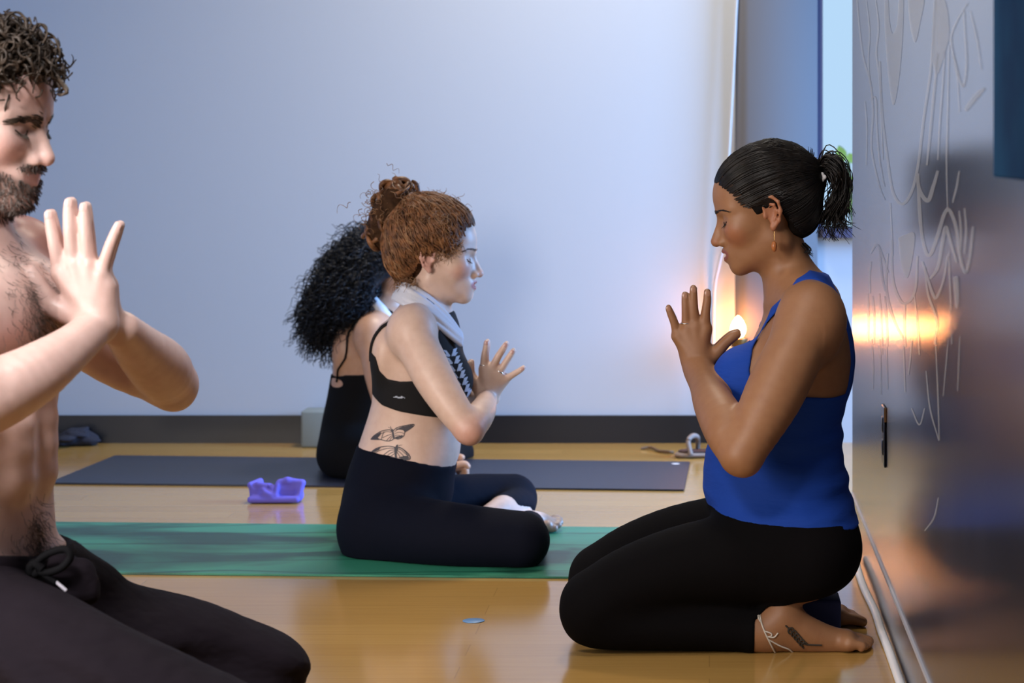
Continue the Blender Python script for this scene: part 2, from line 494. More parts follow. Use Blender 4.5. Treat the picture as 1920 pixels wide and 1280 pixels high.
M_paint = mat('pale_drawing_paint', (0.50, 0.50, 0.51), 0.35, Alpha=0.34)
def wallpt(px, py, off=0.0012):
    Yw = WX * FPX / (px - VX)
    return (WX - off, Yw, CAMZ - (py - VY) * Yw / FPX)
def ribbon(pts, w, name='drawn_line', o=(1500, 0), sc=2.0):
    pts = np.array([(o[0] + a / sc, o[1] + b / sc) for a, b in pts], float)
    n = max(8, int(len(pts) * 7)); L = catmull(pts, n)
    T = np.gradient(L, axis=0); T /= np.linalg.norm(T, axis=1, keepdims=True) + 1e-9
    N = np.stack([-T[:, 1], T[:, 0]], 1)
    ww = w * 0.5 * (0.55 + 0.45 * np.sin(np.linspace(0.2, math.pi - .2, n)))[:, None]
    A, B = L + N * ww, L - N * ww
    V = [wallpt(*p) for p in A] + [wallpt(*p) for p in B]
    F_ = [[i, i + 1, n + i + 1, n + i] for i in range(n - 1)]
    return mk(name, np.array(V), F_, M_paint, wr, smooth=False)
def blob(pts, o=(1500, 0), sc=2.0):
    pts = np.array([(o[0] + a / sc, o[1] + b / sc) for a, b in pts], float)
    L = catmull(np.vstack([pts, pts[:1]]), len(pts) * 6)[:-1]
    mk('drawn_drop', np.array([wallpt(*p) for p in L]), [list(range(len(L)))], M_paint, wr, smooth=False)
for pts, w in [
    ([(300, 230), (310, 430), (330, 600), (350, 720), (385, 765), (420, 720), (445, 620), (465, 450), (490, 280), (500, 150), (510, 0)], 6),
    ([(215, 0), (225, 110), (240, 220), (265, 310), (275, 420), (270, 560), (300, 700), (320, 750)], 4),
    ([(285, 0), (296, 100), (288, 200), (300, 300), (305, 420), (312, 600)], 4), ([(245, 380), (252, 480), (250, 620)], 3),
    ([(250, 0), (262, 120), (258, 240), (270, 360)], 3), ([(262, 375), (285, 370), (290, 480), (300, 600), (318, 700)], 4),
    ([(520, 200), (505, 340), (490, 500), (478, 620)], 6), ([(545, 190), (536, 330), (525, 480), (520, 600)], 4),
    ([(560, 170), (556, 420), (552, 600), (556, 780)], 4), ([(575, 200), (592, 300), (600, 420)], 3),
    ([(630, 10), (590, 80), (568, 150), (590, 260), (612, 325), (626, 250), (620, 120), (616, 40)], 5),
    ([(640, 40), (665, 150), (682, 262)], 4), ([(622, 415), (655, 370), (692, 330)], 12),
    ([(440, 650), (452, 715), (482, 752), (502, 700), (520, 640)], 9),
    ([(445, 650), (450, 800), (468, 925), (490, 955), (520, 880), (545, 800), (565, 790), (590, 860), (600, 950), (622, 1022), (640, 960), (652, 850)], 8),
    ([(490, 1045), (520, 1000), (538, 900), (550, 852), (565, 900), (590, 985)], 8),
    ([(460, 980), (480, 1040), (500, 1100), (515, 1115), (540, 1050), (555, 960)], 6),
    ([(265, 950), (290, 918), (310, 960), (332, 1022)], 5), ([(268, 980), (262, 1040), (264, 1100)], 4),
    ([(300, 940), (310, 1040), (322, 1092)], 5), ([(345, 900), (350, 1050), (380, 1130), (410, 1130), (435, 1080), (442, 960)], 6),
    ([(330, 950), (325, 1080), (350, 1190), (390, 1275)], 5), ([(340, 760), (345, 860), (350, 960)], 3), ([(450, 700), (455, 800), (462, 900)], 4),
    ([(600, 640), (590, 700), (575, 760)], 5), ([(600, 790), (606, 860), (604, 940)], 5), ([(620, 780), (626, 860), (620, 950)], 5),
    ([(256, 1100), (258, 1180), (256, 1280)], 4), ([(275, 1110), (280, 1200), (278, 1290)], 4), ([(320, 1110), (326, 1200), (330, 1300)], 4),
    ([(395, 1135), (392, 1210), (396, 1300)], 4), ([(470, 1000), (482, 1100), (514, 1200), (506, 1290)], 5), ([(560, 945), (566, 1100), (572, 1290)], 4),
    ([(300, 1100), (306, 1200), (310, 1330)], 3), ([(430, 1100), (440, 1200), (450, 1330)], 3)]:
    ribbon(pts, w * 0.85)
for pts, w in [([(300, -10), (296, 60), (288, 125)], 3), ([(268, -10), (272, 80), (276, 190)], 3), ([(390, -20), (400, 200), (405, 372)], 3),
               ([(355, 110), (370, 250), (404, 372)], 3), ([(440, -20), (430, 90), (420, 205)], 2.4), ([(482, -20), (478, 90), (474, 185)], 2.4), ([(150, -10), (156, 90), (155, 180)], 2.4),
               ([(182, -10), (184, 100), (186, 200)], 3), ([(205, -10), (208, 90), (210, 180)], 2.4), ([(402, 585), (385, 660), (350, 710)], 3), ([(300, 250), (330, 312), (350, 250)], 3)]:
    ribbon(pts, w * 0.9, o=(1560, 640))
blob([(318, -20), (320, 120), (334, 300), (352, 395), (372, 300), (386, 140), (389, -20), (374, -20), (366, 85), (350, 126), (338, 85), (330, -20)])
blob([(404, -20), (414, 90), (432, 160), (450, 95), (466, -20)])
blob([(503, 0), (545, 0), (562, 120), (545, 200), (515, 280), (497, 200)])
blob([(370, 892), (395, 880), (432, 880), (417, 1000), (400, 1042), (380, 980)])
blob([(575, 1040), (595, 1040), (598, 1130), (586, 1155)])

# ------------------------------------------------------------------ things on the walls
M_plate = mat('dark_outlet_plate', (0.03, 0.03, 0.04), 0.3); M_copper = mat('worn_metal_edge', (0.55, 0.35, 0.22), 0.35, 0.8)
oy = WX * FPX / (1659 - VX)
op = empty('wall_outlet', (WX, oy, 0.33)); tag(op, 'dark electrical outlet plate low on the glossy dark wall', 'outlet')
zc = CAMZ - (816 - VY) * oy / FPX
box('plate', (WX - .004, oy - .038, zc - .058), (WX, oy + .038, zc + .058), M_plate, op, .003)
for dz in (-.022, .022):
    box('socket', (WX - .006, oy - .017, zc + dz - .015), (WX - .002, oy + .017, zc + dz + .015), M_black, op, .003)
box('metal_edge', (WX - .0045, oy - .0395, zc + .03), (WX - .0005, oy - .0385, zc + .058), M_copper, op)
for o_ in op.children: o_.matrix_parent_inverse = op.matrix_world.inverted()

M_canvas = mat('dark_blue_canvas', (0.010, 0.045, 0.13), 0.95, Specular_IOR_Level=.05); noisecol(M_canvas, 6, (0.008, 0.03, 0.09), (0.014, 0.075, 0.17), .3, .7); bump(M_canvas, 300, .2, .0006)
cy1 = WX * FPX / (1899 - VX)
cz = CAMZ - (332 - VY) * cy1 / FPX
pc = box('canvas_picture', (WX - .022, cy1 - .95, cz), (WX, cy1, cz + 1.1), M_canvas, None, .003)
tag(pc, 'dark blue canvas hanging on the right wall at the picture edge', 'picture')

cordpts = [np.array([.10, 7.05, 2.88]), P(1390, -400, 7.05), P(1383, -60, 7.05), P(1379, 40, 7.05), P(1374, 150, 7.05), P(1367, 280, 7.05), P(1361, 400, 7.05), P(1357, 455, 7.05), P(1347, 500, 7.06), P(1340, 540, 7.07), P(1338, 620, 7.08), P(1337, 760, 7.075)]
o_ = tubes('hanging_cord', [catmull(cordpts, 60)], [0.0052], mat('grey_white_cord', (.50, .50, .52), .6), None, 8)
tag(o_, 'white cord hanging down the back wall beside the shade-toned pilaster', 'cord')
fl = [P(1603, 1045, 1), P(1612, 1078, 1), P(1622, 1105, 1), P(1642, 1146, 1), P(1652, 1180, 1), P(1673, 1217, 1), P(1688, 1258, 1), P(1698, 1292, 1), P(1722, 1370, 1), P(1748, 1440, 1)]
def to_floor(p, z):
    d = p - np.array([0, 0, CAMZ]); t = (z - CAMZ) / d[2]; q = np.array([0, 0, CAMZ]) + d * t
    q[0] = min(q[0], WX - .012); return q
L = catmull([to_floor(p, .007) for p in fl], 60)
v_, f_ = tube_arrays([L], [0.0085], 8); v_[:, 2] = np.maximum(v_[:, 2] * .75, .0003)
o_ = mk('floor_cable', v_, f_, M_white); tag(o_, 'white flat cable lying along the foot of the dark wall', 'cable')

# glowing lamp by the back wall behind the teacher's hands
M_glow = bpy.data.materials.new('lamp_glow'); M_glow.use_nodes = True
e_ = M_glow.node_tree.nodes['Principled BSDF']; e_.inputs['Base Color'].default_value = (1, .6, .3, 1)
e_.inputs['Emission Color'].default_value = (1.0, 0.36, 0.11, 1); e_.inputs['Emission Strength'].default_value = 120.0
M_brass = mat('dark_brass', (0.25, 0.15, 0.06), 0.35, 0.8)
def lathe(name, prof, c, m, parent=None, n=28):
    V = [(c[0] + r * math.cos(a), c[1] + r * math.sin(a), c[2] + z) for r, z in prof for a in np.linspace(0, 2 * math.pi, n, endpoint=False)]
    F_ = [[i * n + j, i * n + (j + 1) % n, (i + 1) * n + (j + 1) % n, (i + 1) * n + j] for i in range(len(prof) - 1) for j in range(n)]
    F_ += [list(range(n))[::-1], [(len(prof) - 1) * n + j for j in range(n)]]
    o = mk(name, np.array(V), F_, m, parent)
    return o
lp = P(1384, 622, 6.97); lb = np.array([lp[0], lp[1], 0.0])
lamp = empty('glow_lamp', tuple(lb)); tag(lamp, 'small glowing amber lamp against the back wall behind the teacher\'s hands', 'lamp')
lathe('base', [(.001, 0), (.055, 0), (.055, .012), (.02, .02), (.011, .04)], lb, M_brass, lamp)
lathe('stem', [(.009, .03), (.009, lp[2] - .045)], lb, M_brass, lamp)
lathe('cup', [(.009, lp[2] - .05), (.022, lp[2] - .045), (.030, lp[2] - .022), (.030, lp[2] - .018), (.02, lp[2] - .02)], lb, M_brass, lamp)
lathe('flame_bulb', [(.002, -.018), (.015, -.014), (.0235, .002), (.0225, .016), (.016, .032), (.008, .043), (.001, .049)], lp, M_glow, lamp)

# plant outside the window
M_leaf = mat('sunlit_leaf', (0.62, 0.80, 0.16), 0.45); M_leaf.node_tree.nodes['Principled BSDF'].inputs['Subsurface Weight'].default_value = 0.0  # sun brightness put into the leaf colour, no sun lamp outside
M_stem = mat('plant_stem', (0.20, 0.26, 0.08), 0.6)
pb = P(1590, 300, 7.75); plant = empty('outdoor_plant', (pb[0], 7.75, 0)); tag(plant, 'sunlit green leafy plant outside the window', 'plant')
random.seed(3)
tubes('stem', [catmull([(pb[0] + .02, 7.75, 0.0), (pb[0] + .03, 7.75, .4), (pb[0], 7.75, pb[2])], 12)], [.006], M_stem, plant)
for i in range(15):
    a = random.uniform(0, 2 * math.pi); el = random.uniform(.3, 1.3); ln = random.uniform(.05, .09)
    base = np.array([pb[0] + random.uniform(-.02, .05), 7.75 + random.uniform(-.04, .04), pb[2] - random.uniform(.0, .2)])
    d = norm([math.cos(a) * math.cos(el), math.sin(a) * math.cos(el) * .6, math.sin(el)]); sd = norm(np.cross(d, [0.1, 1, .2]))
    V = []; 
    for t in np.linspace(0, 1, 7):
        c = base + d * ln * t + np.array([0, 0, -.25 * ln * t * t]); w_ = .022 * math.sin(math.pi * min(1, t * .93 + .05)) * (1.1 - .5 * t)
        V += [c - sd * w_, c + np.cross(sd, d) * .004, c + sd * w_]
    F_ = []
    for r_ in range(6):
        for c_ in range(2): F_.append([r_ * 3 + c_, r_ * 3 + c_ + 1, r_ * 3 + c_ + 4, r_ * 3 + c_ + 3])
    mk('leaf', np.array(V), F_, M_leaf, plant)

# ------------------------------------------------------------------ things on the floor
def slab(name, corners, th, m, bev=.002):
    """thin mat from four floor corners"""
    bm = bmesh.new(); bot = [bm.verts.new((c[0], c[1], 0.0006)) for c in corners]; top = [bm.verts.new((c[0], c[1], th)) for c in corners]
    bm.faces.new(bot[::-1]); bm.faces.new(top)
    for i in range(4): bm.faces.new((bot[i], bot[(i + 1) % 4], top[(i + 1) % 4], top[i]))
    bmesh.ops.bevel(bm, geom=bm.edges[:], offset=bev, segments=2, affect='EDGES')
    me = bpy.data.meshes.new(name); bm.to_mesh(me); bm.free(); me.materials.append(m)
    o = bpy.data.objects.new(name, me); COL.objects.link(o); return o
def fp(px, py, z=0.0):
    return to_floor(P(px, py, 1), z)
M_gmat = mat('green_mat_rubber', (0.03, 0.20, 0.13), 0.38)
def gm(m):
    t = m.node_tree; b = t.nodes['Principled BSDF']; L = t.links.new
    tc = nd(m, 'ShaderNodeTexCoord')
    mp = nd(m, 'ShaderNodeMapping'); mp.inputs['Scale'].default_value = (1.0, 2.4, 1)
    n1 = nd(m, 'ShaderNodeTexNoise'); n1.inputs['Scale'].default_value = 2.2; n1.inputs['Detail'].default_value = 5; n1.inputs['Distortion'].default_value = .8
    r1 = nd(m, 'ShaderNodeValToRGB'); e = r1.color_ramp.elements
    e[0].position = .40; e[0].color = (0.006, 0.050, 0.030, 1); e[1].position = .58; e[1].color = (0.030, 0.215, 0.125, 1)
    w = nd(m, 'ShaderNodeTexWave'); w.inputs['Scale'].default_value = 1.6; w.inputs['Distortion'].default_value = 9; w.inputs['Detail'].default_value = 2; w.inputs['Detail Scale'].default_value = .8
    w.bands_direction = 'Y'
    mp2 = nd(m, 'ShaderNodeMapping'); mp2.inputs['Scale'].default_value = (.7, 1.6, 1)
    r2 = nd(m, 'ShaderNodeValToRGB'); f = r2.color_ramp.elements
    f[0].position = 0.0; f[0].color = (.25, .3, .3, 1); f[1].position = .035; f[1].color = (1, 1, 1, 1)
    mx = nd(m, 'ShaderNodeMix'); mx.data_type = 'RGBA'; mx.blend_type = 'MULTIPLY'; mx.inputs[0].default_value = .8
    L(tc.outputs['Object'], mp.inputs[0]); L(mp.outputs[0], n1.inputs['Vector']); L(n1.outputs[0], r1.inputs[0])
    L(tc.outputs['Object'], mp2.inputs[0]); L(mp2.outputs[0], w.inputs['Vector']); L(w.outputs['Fac'], r2.inputs[0])
    L(r1.outputs[0], mx.inputs[6]); L(r2.outputs[0], mx.inputs[7]); L(mx.outputs[2], b.inputs['Base Color'])
gm(M_gmat)
g = slab('yoga_mat', [fp(-60, 1075), fp(1240, 1087), fp(1238, 992), fp(-20, 980)], .005, M_gmat)
tag(g, 'green patterned yoga mat under the red-haired woman', 'yoga mat')
M_bmat = mat('navy_mat_rubber', (0.012, 0.016, 0.034), 0.42); bump(M_bmat, 400, .15, .0006)
bmt = empty('yoga_mat', (-1.0, 6.45, 0)); tag(bmt, 'dark navy yoga mat under the woman with black curly hair', 'yoga mat')
o_ = slab('mat_sheet', [fp(88, 908), fp(1283, 921), fp(1294, 868), fp(215, 856)], .005, M_bmat); o_.parent = bmt; o_.matrix_parent_inverse = bmt.matrix_world.inverted()
c_ = fp(1267, 872)
mk('printed_logo', np.array([(c_[0] + .014 * math.cos(a) * (1 if i % 2 else .72), c_[1] + .014 * math.sin(a) * (1 if i % 2 else .72) - .006, .0056) for i, a in enumerate(np.linspace(0, 2 * math.pi, 24, endpoint=False))]), [list(range(24))], M_white, bmt, smooth=False)

c_ = fp(888, 1164)
M_dot = mat('blue_floor_dot', (0.10, 0.22, 0.42), 0.4)
o_ = lathe('floor_marker_dot', [(.0215, .0004), (.0215, .0012), (.021, .0016)], c_, M_dot); tag(o_, 'round blue marker dot stuck on the wooden floor', 'sticker')

M_foam = mat('grey_green_foam', (0.21, 0.24, 0.23), 0.75); bump(M_foam, 250, .3, .0008)
b0 = fp(573, 833); o_ = box('yoga_block', (b0[0], BY - .125, .0005), (b0[0] + .155, BY - .022, .113), M_foam, None, .007, 3)
tag(o_, 'grey green foam yoga block standing against the back wall', 'yoga block')
M_bfoam = mat('dark_blue_foam', (0.010, 0.016, 0.085), 0.7)
o_ = box('yoga_block', (.095, 4.262, .0005), (.247, 4.352, .076), M_bfoam, None, .006, 3)
tag(o_, 'dark blue foam yoga block under the kneeling teacher between her feet', 'yoga block')

def sdf_obj(name, F, m, parent=None, clampz=None, d=None):
    v, q = F.mesh(d)
    if clampz is not None: v[:, 2] = np.maximum(v[:, 2], clampz)
    return mk(name, v, q, m, parent)
# crumpled violet cloth
M_vio = mat('violet_cloth', (0.14, 0.12, 0.62), 0.85); bump(M_vio, 500, .4, .001)
c0 = fp(515, 944); F = Field(c0 + [-.11, -.10, -.01], c0 + [.11, .10, .10], .0022)
def pc_(u, v, w): return c0 + np.array([u, v + .035, w])
F.add(rc(pc_(-.052, 0, .016), pc_(.050, .004, .016), .019, .018, ((0, 1, 0), 1.7)), .008)
F.add(rc(pc_(-.058, -.004, .034), pc_(-.018, .0, .036), .014, .012, ((0, 1, 0), 1.7)), .008)
F.add(rc(pc_(.012, 0, .038), pc_(.054, -.002, .040), .018, .017, ((0, 1, 0), 1.5)), .008)
for a, b, r in [((-.066, -.02, .046), (-.046, .01, .052), .008), ((-.046, -.02, .048), (-.024, -.022, .044), .007), ((-.03, -.03, .030), (-.008, -.032, .020), .010), ((.0, -.024, .052), (.03, -.02, .058), .008),
                ((.03, -.02, .058), (.068, -.016, .052), .008), ((.068, -.02, .050), (.062, -.028, .022), .008), ((-.062, -.034, .010), (.056, -.034, .011), .009), ((.004, -.028, .046), (.002, -.032, .024), .007)]:
    F.add(rc(pc_(*a), pc_(*b), r, r), .007)
F.cut(ell(pc_(.034, -.040, .040), (.019, .014, .007)), .007); F.cut(ell(pc_(-.008, -.012, .060), (.010, .05, .016)), .008); F.cut(ell(pc_(-.045, -.040, .032), (.014, .010, .006)), .006)
o_ = sdf_obj('folded_cloth', F, M_vio, None, .0006); tag(o_, 'crumpled violet cloth on the floor behind the green mat', 'cloth')
# dark clothes by the wall
M_drk = mat('dark_garment', (0.018, 0.018, 0.030), 0.9); bump(M_drk, 90, .6, .004)
c0 = fp(130, 838); F = Field(c0 + [-.16, -.06, -.01], c0 + [.17, .14, .12], .003)
random.seed(5)
F.add(rc(c0 + [-.11, .035, .012], c0 + [.06, .05, .012], .018, .014, ((0, 1, 0), 2.6)), .01)
for i in range(16):
    u = random.uniform(-.12, .085); hgt = .040 * (1 - abs(u) / .16) + .006
    ang = random.uniform(-.5, .5); R_ = np.stack([[math.cos(ang), 0, math.sin(ang)], [0, 1, 0], [-math.sin(ang), 0, math.cos(ang)]], 1)
    F.add(ell(c0 + [u, random.uniform(.0, .08), hgt * random.uniform(.5, 1)], (random.uniform(.025, .04), random.uniform(.025, .045), random.uniform(.006, .011)), R_), .008)
F.add(rc(c0 + [.03, .03, .034], c0 + [.062, .025, .010], .010, .007), .008); F.add(rc(c0 + [.0, .03, .04], c0 + [.04, .03, .040], .010, .008), .008)
o_ = sdf_obj('clothes_pile', F, M_drk, None, .0006); tag(o_, 'dark crumpled clothes lying by the black baseboard behind the shirtless man', 'clothes')
# pale sandal and a brown strap near the wall
M_tan = mat('pale_sandal_leather', (0.26, 0.20, 0.17), 0.8); M_mar = mat('maroon_insole', (0.05, 0.018, 0.02), 0.6); M_brn = mat('brown_strap', (0.13, 0.075, 0.035), 0.6)
sb = fp(1308, 860); sd_ = empty('sandal', tuple(sb)); tag(sd_, 'pale sandal with dark insole left by the back wall beside the teacher', 'sandal')
F = Field(sb + [-.09, -.05, -.01], sb + [.14, .12, .09], .0025)
F.add(rc(sb + [-.04, .03, .009], sb + [.09, .04, .009], .030, .026, ((0, 0, 1), .34)), .005); sdf_obj('sole', F, M_tan, sd_, .0006)
F = Field(sb + [-.09, -.05, -.01], sb + [.14, .12, .09], .0025)
F.add(rc(sb + [-.035, .03, .019], sb + [.085, .04, .019], .024, .020, ((0, 0, 1), .25)), .005); sdf_obj('insole', F, M_mar, sd_, .0006)
tubes('strap', [catmull([sb + [-.02, .0, .012], sb + [-.028, .012, .05], sb + [-.015, .03, .064], sb + [.0, .05, .055], sb + [.0, .064, .012]], 24), catmull([sb + [.05, .01, .012], sb + [.045, .02, .055], sb + [.05, .04, .066], sb + [.06, .06, .012]], 24)], [.0075, .007], M_tan, sd_, 8)
sp = [fp(1202, 843), fp(1220, 843), fp(1236, 848), fp(1254, 851), fp(1262, 850)]
L = catmull(sp, 30); L[:, 2] = .004 + .003 * np.abs(np.sin(np.linspace(0, 6.3, 30)))
o_ = tubes('thin_strap', [L], [.0045], M_brn, None, 6); o_.data.vertices.foreach_get
tag(o_, 'thin brown strap lying on the floor beyond the navy mat', 'strap')
# ------------------------------------------------------------------ people: materials and shared tools
def skin_mat(name, rough=0.45, sss=0.08):
    m = mat(name, (0.5, 0.3, 0.2), rough); b = m.node_tree.nodes['Principled BSDF']
    a = nd(m, 'ShaderNodeVertexColor'); a.layer_name = 'Col'
    tc = nd(m, 'ShaderNodeTexCoord'); n = nd(m, 'ShaderNodeTexNoise'); n.inputs['Scale'].default_value = 55; n.inputs['Detail'].default_value = 5
    r = nd(m, 'ShaderNodeValToRGB'); r.color_ramp.elements[0].color = (.86, .80, .78, 1); r.color_ramp.elements[0].position = .3; r.color_ramp.elements[1].position = .62
    mx = nd(m, 'ShaderNodeMix'); mx.data_type = 'RGBA'; mx.blend_type = 'MULTIPLY'; mx.inputs[0].default_value = .55
    L = m.node_tree.links.new
    L(tc.outputs['Object'], n.inputs['Vector']); L(n.outputs[0], r.inputs[0]); L(a.outputs[0], mx.inputs[6]); L(r.outputs[0], mx.inputs[7]); L(mx.outputs[2], b.inputs['Base Color'])
    n2 = nd(m, 'ShaderNodeTexNoise'); n2.inputs['Scale'].default_value = 260; n2.inputs['Detail'].default_value = 3
    bp = nd(m, 'ShaderNodeBump'); bp.inputs['Strength'].default_value = .12; bp.inputs['Distance'].default_value = .001
    L(tc.outputs['Object'], n2.inputs['Vector']); L(n2.outputs[0], bp.inputs['Height']); L(bp.outputs[0], b.inputs['Normal'])
    b.inputs['Subsurface Weight'].default_value = sss; b.inputs['Subsurface Radius'].default_value = (1.0, .35, .2); b.inputs['Subsurface Scale'].default_value = .006
    return m

def hair_mat(name, c0, c1, rough=0.38):
    m = mat(name, c0, rough, Specular_IOR_Level=.3); noisecol(m, 60, c0, c1, .35, .7, detail=3)
    return m

def cap_mat(name, c0, c1):
    m = mat(name, c0, .75, Specular_IOR_Level=.08); noisecol(m, 60, c0, c1, .35, .7, detail=3); return m

def blend(cols, w, c):
    w = np.clip(w, 0, 1)[:, None]; return cols * (1 - w) + np.asarray(c)[None] * w

def sstep(a, b, x):
    t = np.clip((x - a) / (b - a + 1e-12), 0, 1); return t * t * (3 - 2 * t)

def face_paint(cols, v, fr, lips, cheek=None, lid=None):
    """lip, cheek and lid pigment in the head's local coordinates"""
    l = fr.l(v); ay = np.abs(l[:, 1])
    near = (np.abs(l) < .2).all(1)
    dl = ((l[:, 0] - .096) / .016) ** 2 + (ay / .025) ** 2 + ((l[:, 2] + .070) / .0115) ** 2
    cols = blend(cols, np.where(near, sstep(1.25, .75, dl), 0), lips)
    if cheek is not None:
        dc = ((l[:, 0] - .07) / .035) ** 2 + ((ay - .045) / .03) ** 2 + ((l[:, 2] + .035) / .028) ** 2
        cols = blend(cols, np.where(near, sstep(1.2, .1, dc) * .55, 0), cheek)
        de = ((l[:, 0] + .01) / .03) ** 2 + ((ay - .08) / .016) ** 2 + ((l[:, 2] + .01) / .04) ** 2
        cols = blend(cols, np.where(near, sstep(1.2, .5, de) * .6, 0), cheek)
        dn = ((l[:, 0] - .112) / .016) ** 2 + (ay / .018) ** 2 + ((l[:, 2] + .044) / .014) ** 2
        cols = blend(cols, np.where(near, sstep(1.2, .2, dn) * .35, 0), cheek)
    if lid is not None:
        dd = ((l[:, 0] - .083) / .012) ** 2 + ((ay - .031) / .017) ** 2 + ((l[:, 2] + .004) / .010) ** 2
        cols = blend(cols, np.where(near, sstep(1.2, .4, dd) * .5, 0), lid)
    return cols

def lashes_brows(F, fr, m, parent, thick=1.0, brow_drop=0.0, seed=1):
    rng = np.random.default_rng(seed)
    for s_ in (-1, 1):
        lines = []; rad = []
        arc = catmull([(.0800, .0185 * s_, -.0085), (.0875, .026 * s_, -.0125), (.0875, .036 * s_, -.0125), (.0785, .0465 * s_, -.0080)], 14)
        lines.append(F.project(fr.w(arc), .0006)); rad.append(.0010)
        for t in np.linspace(.25, 1, 14):
            a = catmull(arc, 60)[int(t * 59)]
            lines.append(fr.w([a + [-.001, 0, 0], a + [.003, .0004 * s_, -.0035], a + [.0055, .0012 * s_, -.0045]])); rad.append(np.array([.0006, .0004, .0002]))
        tubes('eyelashes', lines, rad, m, parent, 4)
        lines = []; rad = []
        B = catmull([(.097, .008 * s_, .0125), (.093, .022 * s_, .0155), (.083, .038 * s_, .0170), (.070, .052 * s_, .0125)], 80) - [0, 0, brow_drop]
        for i in range(int(110 * max(1, thick))):
            u = rng.uniform(0, 1); b = B[int(u * 79)]
            b = b + [0, 0, rng.normal(0, .0015 * thick * (1.1 - .7 * u))]
            d = np.array([-.004, .006 * s_, .0030 * (1 - 1.6 * u)])
            lines.append(fr.w([b, b + d * .5, b + d])); rad.append(np.array([.0005, .0005, .0002]) * min(1.2, thick))
        lines = F.project_lines(lines, .0006)
        tubes('eyebrow', lines, rad, m, parent, 4)

def garment(name, F, d, region, off, m, parent, lo=None, hi=None, zmin=.0006, st=1):
    """cloth shell: the body field grown by off, kept inside region(X,Y,Z) < 0"""
    sl = (slice(None),) * 3 if lo is None else F.sl(lo, hi, 0)
    X, Y, Z = F.grid(sl)
    g = -smin(-(d[sl] - off), -region(X, Y, Z).astype(np.float32), .004)
    if st > 1:      # coarser mesh for smooth cloth
        C_ = Field.__new__(Field); C_.lo = F.lo; C_.h = F.h * st; v, q = C_.mesh(np.ascontiguousarray(g[::st, ::st, ::st]))
    else: v, q = F.mesh(g)
    v += np.array([sl[i].start or 0 for i in range(3)], np.float32) * F.h
    v[:, 2] = np.maximum(v[:, 2], zmin)
    return mk(name, v, q, m, parent)

def mirror_y(pts, yc):
    return [((np.array([p[0], 2 * yc - p[1], p[2]])), r) for p, r in pts]

M_nail = mat('nail', (0.62, 0.42, 0.38), 0.25)
M_silver = mat('silver', (0.75, 0.75, 0.76), 0.2, 1.0)

def ring_at(name, a, b, t, r, m, parent, th=.0013):
    """finger ring around the segment a-b"""
    c = np.asarray(a) * (1 - t) + np.asarray(b) * t; d = norm(np.asarray(b) - np.asarray(a))
    u = norm(np.cross(d, [0.2, 0.9, 0.1])); w = np.cross(d, u)
    L = np.array([c + r * (math.cos(x) * u + math.sin(x) * w) for x in np.linspace(0, 2 * math.pi, 25)])
    return tubes(name, [L], [th], m, parent, 6)


def curls(rng, root_pts, dirs, length, amp, turns, n=16, droop=0.0, jitter=.3):
    """curly strands: start points, directions; returns polylines"""
    out = []
    for p, d in zip(root_pts, dirs):
        L = length * rng.uniform(.7, 1.25); t = np.linspace(0, 1, n)
        d = norm(d + rng.normal(0, jitter, 3)); u = norm(np.cross(d, rng.normal(0, 1, 3))); w = np.cross(d, u)
        ph = rng.uniform(0, 6.28); tr = turns * rng.uniform(.6, 1.3); am = amp * rng.uniform(.5, 1.3)
        a = ph + tr * 6.283 * t
        env = np.minimum(1, t * 4)
        q = p + np.outer(L * t, d) + am * env[:, None] * (np.outer(np.cos(a), u) + np.outer(np.sin(a), w)) + np.outer(t * t * L * droop, [0, 0, -1])
        out.append(q)
    return out

def decal(name, F, polys, start_y, m, parent, off=.0007, dirv=(0, 1, 0), Y=5.1, step=1.6):
    """flat ink shapes given as pixel polygons, laid onto the skin: each polygon is filled with a grid of quads and projected"""
    V, Fc = [], []
    for poly in polys:
        poly = np.array(poly, float); x0, y0 = poly.min(0); x1, y1 = poly.max(0)
        nx, ny = int((x1 - x0) / step) + 2, int((y1 - y0) / step) + 2
        gx, gy = np.meshgrid(np.linspace(x0, x1, nx), np.linspace(y0, y1, ny), indexing='ij')
        ins = poly_sd(gx, gy, poly) <= step * .3
        for i in range(nx - 1):
            for j in range(ny - 1):
                if ins[i, j] and ins[i + 1, j] and ins[i, j + 1] and ins[i + 1, j + 1]:
                    b = len(V)
                    V += [(gx[i, j], gy[i, j]), (gx[i + 1, j], gy[i + 1, j]), (gx[i + 1, j + 1], gy[i + 1, j + 1]), (gx[i, j + 1], gy[i, j + 1])]
                    Fc.append([b, b + 1, b + 2, b + 3])
    pts = np.array([P(x, y, Y) for x, y in V]); pts[:, 1] = start_y
    # keep the line of sight: slide the start point along the viewing ray of each pixel
    for i, (x, y) in enumerate(V):
        pts[i] = P(x, y, start_y)
    d = pts - np.array([0, 0, CAMZ]); d /= np.linalg.norm(d, axis=1, keepdims=True)
    q = pts.copy()
    for _ in range(200):
        q = q + d * np.clip(F.val(q) - off, -.004, .004)[:, None]
    return mk(name, q, np.array(Fc, np.int32), m, parent, smooth=True)

